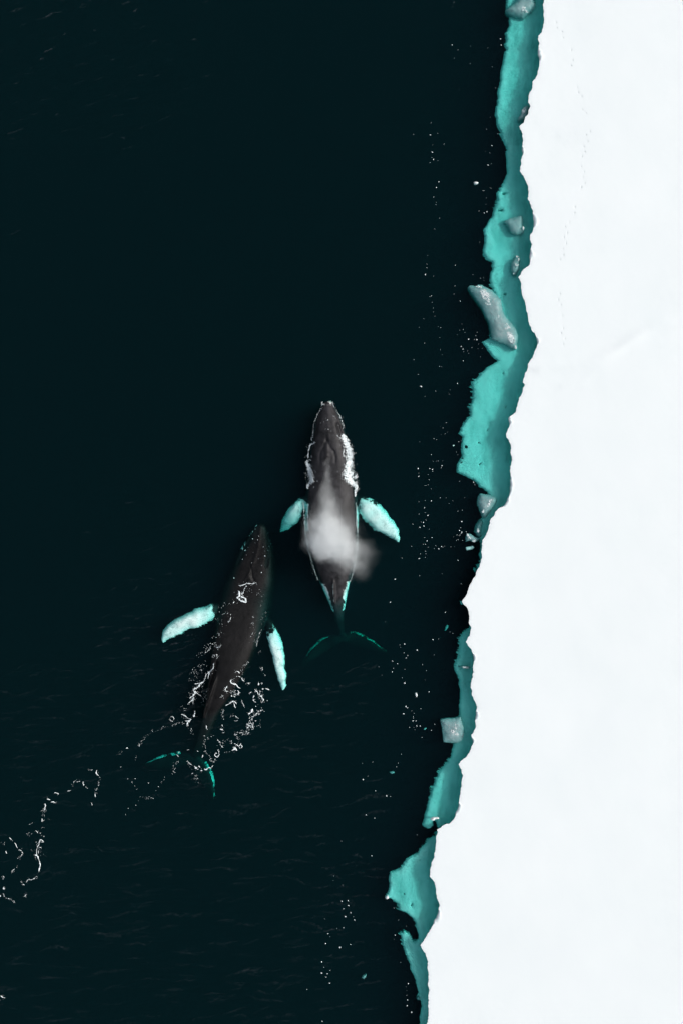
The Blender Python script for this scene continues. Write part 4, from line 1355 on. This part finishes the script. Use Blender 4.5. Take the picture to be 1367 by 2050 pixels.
f.dot(*CC([(635,738)])[0], 1.6, 1.2)
f.scatter(CC([(475,500),(480,600),(480,660)]), 3, 20, .3, .7)
f.scatter(CC([(520,540),(560,500),(600,490)]), 3, 9, .3, .8)
f.strand(CC([(480,705),(500,730),(520,765)]), 1.1, .15, .3)
f.strand(CC([(460,755),(445,800)]), .9, .1, .2)
f.scatter(CC([(565,780),(575,850),(610,860),(640,800)]), 4, 26, .3, 1.1)
f.strand(CC([(475,948),(495,960),(520,940)]), 1.5, 0, .2)
f.strand(CC([(525,935),(570,940),(585,905)]), 1.1, .03, .2)
f.strand(CC([(335,915),(355,932),(375,945)]), 2.6, 0, .4)
f.strand(CC([(235,850),(270,870),(320,910)]), .5, .12, .3)
f.strand(CC([(420,970),(450,980)]), 1.4)
f.strand(CC([(380,962),(400,955)]), 1.1)
f.strand(CC([(395,912),(420,930)]), .9)
f.strand(CC([(300,1020),(325,1005)]), 1.0)
f.scatter(CC([(320,1070),(370,1050),(380,1085)]), 5, 12, .3, .8)
f.scatter(CC([(270,900),(300,945)]), 3, 7, .3, .7)
f.strand(CC([(100,755),(130,790)]), .9, .1, .3)
f.strand(CC([(120,735),(140,712)]), .7)
f.strand(CC([(235,692),(270,685)]), .5)
f.strand(CC([(375,705),(395,712)]), .9)
f.scatter(CC([(35,960),(30,1000),(75,1000),(60,890),(110,850)]), 4, 26, .25, .8)
f.scatter(Z4([(590,750),(630,820)]), 5, 12, .3, .7)
f.scatter(Z4([(395,380),(330,405),(275,420),(225,465),(180,530)]), 3.5, 40, .25, .75)
f.dot(*Z4([(90,545)])[0], 1.7, 1.4)
f.scatter(Z4([(60,580),(10,605)]), 3, 8, .25, .6)
f.dot(*Z4([(182,530)])[0], 1.1)
f.dot(*Z4([(45,685)])[0], .7)
f.scatter(Z4([(155,590),(160,640)]), 2, 6, .3, .6)
for p_ in Z4([(98,772),(153,772),(130,797),(165,850),(150,825),(350,795),(345,800),(325,830),(250,803),(237,915),(285,918),(270,912),(255,905),(190,905),(178,935),(158,968),(102,990),(82,1038),(250,920),(365,780),(305,860),(370,760)]):
    f.dot(p_[0], p_[1], random.uniform(.4, .9))
f.scatter(Z4([(190,905),(280,915)]), 4, 12, .25, .5)
f.build("broken white foam of the wake around the second whale's back and tail")

# the trail it left behind
f = Foam(4)
Z5 = lambda L: zm(L, 0, 1500, 4.882)
f.strand(Z5([(868,202),(920,200)]), .5, .2, .2)
f.strand(Z5([(948,203),(944,235),(968,256)]), 1.1, 0, .3)
f.scatter(Z5([(970,265),(968,330),(950,385),(925,415)]), 3, 30, .25, .7)
f.strand(Z5([(932,430),(940,465)]), .9, 0, .2)
f.strand(Z5([(900,520),(907,545)]), 1.3, 0, .2)
f.strand(Z5([(750,318),(790,312)]), .7, .05, .2)
f.strand(Z5([(813,318),(825,355)]), 1.0, 0, .2)
f.strand(Z5([(840,365),(862,382)]), .7, .05, .2)
f.scatter(Z5([(757,287),(720,330),(710,365)]), 2.5, 16, .25, .7)
f.strand(Z5([(662,410),(695,402)]), 1.0, 0, .2)
f.strand(Z5([(533,430),(548,424),(572,432),(575,442)]), .9, .02, .2)
f.strand(Z5([(462,488),(480,492),(496,494)]), 1.8, 0, .2)
f.strand(Z5([(502,515),(530,513),(550,525)]), 1.3, 0, .3)
f.strand(Z5([(445,528),(447,560),(432,600)]), .9, .05, .3)
f.scatter(Z5([(410,605),(440,600),(425,650),(450,650)]), 3, 18, .25, .7)
f.strand(Z5([(415,675),(410,708)]), 1.2, 0, .2)
f.scatter(Z5([(470,680),(500,695)]), 2, 4, .3, .6)
f.scatter(Z5([(290,735),(345,705)]), 2, 8, .25, .6)
f.scatter(Z5([(400,760),(438,770)]), 2, 4, .4, .7)
f.scatter(Z5([(255,820),(310,838),(330,800),(400,830),(430,855)]), 4, 24, .25, .75)
f.strand(Z5([(352,793),(375,815)]), .8)
f.scatter(Z5([(350,890),(352,910),(365,930)]), 2, 8, .3, .7)
f.strand(Z5([(97,860),(130,893)]), .7, .15, .2)
f.strand(Z5([(148,912),(160,935),(173,965)]), .9, 0, .2)
f.strand(Z5([(190,980),(212,995),(223,1018),(205,1048),(175,1068)]), .9, .06, .3)
f.strand(Z5([(62,992),(70,1020)]), .9, 0, .1)
f.scatter(Z5([(25,910),(55,925)]), 3, 9, .3, .6)
f.strand(Z5([(428,908),(415,888),(395,884),(385,920),(372,962)]), 1.2, 0, .4)
f.strand(Z5([(385,960),(408,958)]), .8)
f.strand(Z5([(368,965),(360,1005),(370,1035)]), .6, 0, .1)
f.strand(Z5([(380,985),(380,1015)]), .5, 0, .1)
f.strand(Z5([(343,1030,1.2),(370,1045,2.0),(385,1080,1.3),(393,1120,1.6),(393,1150,1.9),(385,1195,0.9)]), 1.5, 0, .3)
f.strand(Z5([(350,1050),(352,1062)]), .8)
f.strand(Z5([(368,1240),(345,1255),(315,1277),(285,1268),(260,1300)]), .9, .05, .2)
f.strand(Z5([(225,1318),(245,1322)]), 1.3, 0, .1)
f.scatter(Z5([(215,1275),(215,1300),(240,1350)]), 2, 8, .3, .6)
f.strand(Z5([(262,1412),(245,1438)]), .9, 0, .2)
f.scatter(Z5([(245,1385),(230,1447)]), 2, 5, .3, .7)
f.strand(Z5([(150,1165),(125,1185),(122,1205)]), .9, .05, .2)
f.scatter(Z5([(172,1160),(110,1235),(215,1100)]), 3, 7, .3, .7)
f.strand(Z5([(35,1235),(48,1250)]), .6)
f.strand(Z5([(30,1270),(48,1264)]), .7)
f.strand(Z5([(40,1345),(38,1365),(55,1365)]), 1.4, 0, .2)
f.scatter(Z5([(25,1400),(45,1430),(65,1446),(105,1466),(155,1495)]), 2, 20, .4, 1.1)
f.strand(Z5([(3,1445),(14,1425)]), 1.2)
f.scatter(Z5([(300,1000),(400,1000),(420,1060)]), 8, 12, .2, .5)
f.strand([(2,1993,1.3),(6,1996,1.4),(11,1998,.8)], 1.2, 0, .3)
f.build("thin broken trail of foam left behind at the lower left of the photo")

# ------------------------------------------------------------------ ripple crests catching the sky
mat_rip, nt, out = new_mat("ripple_crest")
tr = N(nt, "ShaderNodeBsdfTransparent")
gl = N(nt, "ShaderNodeBsdfGlossy")
gl.inputs["Roughness"].default_value = 0.25
at = N(nt, "ShaderNodeAttribute", attribute_name="crest")
nz = noise_tex(nt, 5.0, 5, 0.7)
rz = ramp(nt, nz.outputs[0], [(0.40, (0, 0, 0)), (0.70, (0.24, 0.24, 0.24))])
mm = N(nt, "ShaderNodeMath", operation='MULTIPLY')
nt.links.new(at.outputs["Fac"], mm.inputs[0])
nt.links.new(rz.outputs[0], mm.inputs[1])
ms_ = N(nt, "ShaderNodeMixShader")
nt.links.new(mm.outputs[0], ms_.inputs[0])
nt.links.new(tr.outputs[0], ms_.inputs[1])
nt.links.new(gl.outputs[0], ms_.inputs[2])
nt.links.new(ms_.outputs[0], out.inputs["Surface"])
RV, RF, RC = [], [], []
rr = random.Random(99)


def crest(x, y, ln, wd, ang, amp):
    n = max(5, int(ln / 4))
    wob = wobble(n, max(2, n // 4), rr.randrange(10 ** 6))
    b = len(RV)
    ca, sa = math.cos(ang), math.sin(ang)
    for i in range(n):
        t = i / (n - 1) * 2 - 1
        u, v0 = t * ln / 2, wob[i] * wd * 1.3
        fade = (1 - t * t) ** 0.8
        for q, c_, h in ((-1, 0, 0), (-0.35, 1, 0.018), (0.3, 0.55, 0.012), (1, 0, 0)):
            v = v0 + q * wd * (0.4 + 0.6 * fade)
            wx, wy, _ = W(x + u * ca + v * sa, y - u * sa + v * ca)
            RV.append((wx, wy, 0.004 + h))
            RC.append(c_ * fade * amp)
    for i in range(n - 1):
        for k in range(3):
            a = b + i * 4 + k
            RF.append((a, a + 1, a + 5, a + 4))


for (x, y, ln, a) in [(98,32,60,1.0),(128,68,12,.8),(100,99,36,.9),(84,120,14,.7),(28,21,26,.5),(60,138,12,.4),(36,165,24,.5),(30,262,46,.7),(115,229,12,.6),(253,5,24,.7),
                      (270,22,12,.6),(225,118,14,.5),(248,276,10,.5),(30,465,30,.4),(392,80,14,.5),(167,10,14,.4),(35,20,40,.4),(190,62,10,.4)]:
    crest(x, y, ln, rr.uniform(1.2, 2.6), rr.uniform(0.3, 0.5), a)
for _ in range(70):
    crest(rr.uniform(0, 420), rr.uniform(0, 300), rr.uniform(12, 40), rr.uniform(1, 2.5), rr.uniform(0.15, 0.5), rr.uniform(0.06, 0.22))
for _ in range(420):
    crest(rr.uniform(0, 760), 2050 - 720 * rr.random() ** 1.1, rr.uniform(20, 80), rr.uniform(1.5, 4.5), rr.gauss(0.1, 0.16), rr.uniform(0.08, 0.30))
for _ in range(110):
    crest(rr.gauss(300, 70), rr.gauss(1300, 110), rr.uniform(14, 50), rr.uniform(1.2, 3), rr.gauss(0.25, 0.2), rr.uniform(0.1, 0.34))
for (x, y, ln, a) in [(350,1290,24,.8),(332,1303,14,.7),(385,1273,26,.8),(310,1288,20,.5),(290,1255,30,.5),(165,1515,40,.5),(50,1515,50,.4)]:
    crest(x, y, ln, 2.2, rr.uniform(0, .3), a)
rip = mesh_ob("ripples", RV, RF, mat_rip)
ra = rip.data.attributes.new("crest", 'FLOAT', 'POINT')
ra.data.foreach_set("value", RC)
set_props(rip, "faint ripple crests on the dark open water", None, None, "stuff")

# ------------------------------------------------------------------ the spout
mat_mist, nt, out = new_mat("breath_mist")
mist = [(656.5,926,7,9,0.8,0.5),(656.5,944,10,14,1.0,0.6),(656,968,15,20,1.2,0.7),(655,996,22,24,1.4,0.75),(655,1026,31,28,1.6,0.85),(652,1058,40,34,1.8,1.0),
        (660,1082,46,36,1.9,1.3),(646,1090,36,27,1.8,1.0),(672,1100,40,26,1.9,0.9),(690,1062,34,34,1.9,0.46),(706,1104,32,30,2.0,0.46),(730,1108,28,30,2.0,0.36),(716,1138,26,24,2.0,0.42),
        (690,1128,30,20,1.9,0.38)]
tc = N(nt, "ShaderNodeTexCoord")
wn1 = N(nt, "ShaderNodeTexNoise")
wn1.inputs["Scale"].default_value = 1.1
wn1.inputs["Detail"].default_value = 6
nt.links.new(tc.outputs["Object"], wn1.inputs["Vector"])
wn1.inputs["Roughness"].default_value = 0.6
wsub = N(nt, "ShaderNodeVectorMath", operation='SUBTRACT')
wsub.inputs[1].default_value = (0.5, 0.5, 0.5)
nt.links.new(wn1.outputs["Color"], wsub.inputs[0])
wscl = N(nt, "ShaderNodeVectorMath", operation='SCALE')
wscl.inputs["Scale"].default_value = 1.15
nt.links.new(wsub.outputs[0], wscl.inputs[0])
wadd = N(nt, "ShaderNodeVectorMath", operation='ADD')
nt.links.new(tc.outputs["Object"], wadd.inputs[0])
nt.links.new(wscl.outputs[0], wadd.inputs[1])
tot = None
for (x, y, rx, ry, z, dens) in mist:
    c = W(x, y, z)
    su = N(nt, "ShaderNodeVectorMath", operation='SUBTRACT')
    su.inputs[1].default_value = c
    nt.links.new(wadd.outputs[0], su.inputs[0])
    dv = N(nt, "ShaderNodeVectorMath", operation='DIVIDE')
    dv.inputs[1].default_value = (rx * S, ry * S, 0.38 + 0.011 * rx)
    nt.links.new(su.outputs[0], dv.inputs[0])
    ln = N(nt, "ShaderNodeVectorMath", operation='LENGTH')
    nt.links.new(dv.outputs[0], ln.inputs[0])
    mr = N(nt, "ShaderNodeMapRange", interpolation_type='SMOOTHERSTEP')
    mr.inputs["From Min"].default_value = 1.5
    mr.inputs["From Max"].default_value = 0.0
    mr.inputs["To Max"].default_value = dens
    nt.links.new(ln.outputs["Value"], mr.inputs["Value"])
    if tot is None: tot = mr.outputs[0]
    else:
        a = N(nt, "ShaderNodeMath", operation='ADD')
        nt.links.new(tot, a.inputs[0])
        nt.links.new(mr.outputs[0], a.inputs[1])
        tot = a.outputs[0]
mpm = N(nt, "ShaderNodeMapping")
mpm.inputs["Scale"].default_value = (1.0, 0.55, 1.0)
mpm.inputs["Rotation"].default_value = (0, 0, -0.25)
nt.links.new(wadd.outputs[0], mpm.inputs["Vector"])
nz = noise_tex(nt, 2.0, 8, 0.66, vec=mpm.outputs[0])
nr_ = N(nt, "ShaderNodeMapRange")
nr_.inputs["From Min"].default_value = 0.30
nr_.inputs["From Max"].default_value = 0.70
nr_.inputs["To Min"].default_value = 0.15
nr_.inputs["To Max"].default_value = 1.85
nt.links.new(nz.outputs[0], nr_.inputs["Value"])
pw = N(nt, "ShaderNodeMath", operation='POWER')
pw.inputs[1].default_value = 1.7
nt.links.new(tot, pw.inputs[0])
mu = N(nt, "ShaderNodeMath", operation='MULTIPLY')
nt.links.new(pw.outputs[0], mu.inputs[0])
nt.links.new(nr_.outputs[0], mu.inputs[1])
mu2 = N(nt, "ShaderNodeMath", operation='MULTIPLY')
mu2.inputs[1].default_value = 1.15
nt.links.new(mu.outputs[0], mu2.inputs[0])
pv = N(nt, "ShaderNodeVolumePrincipled")
pv.inputs["Color"].default_value = (0.975, 0.99, 0.996, 1)
pv.inputs["Anisotropy"].default_value = 0.1
nt.links.new(mu2.outputs[0], pv.inputs["Density"])
nt.links.new(pv.outputs[0], out.inputs["Volume"])
bm = bmesh.new()
bmesh.ops.create_icosphere(bm, subdivisions=3, radius=1)
c0 = W(680, 1035, 1.75)
for v in bm.verts:
    v.co = Vector((c0[0] + v.co.x * 3.3, c0[1] + v.co.y * 4.6, c0[2] + v.co.z * 1.9 + 0.15))
    v.co.z = max(v.co.z, 0.62)
me = bpy.data.meshes.new("spout")
bm.to_mesh(me)
bm.free()
me.materials.append(mat_mist)
spout = bpy.data.objects.new("spout", me)
col.objects.link(spout)
set_props(spout, "white misty spout drifting back over the dark whale's body", "whale spout")
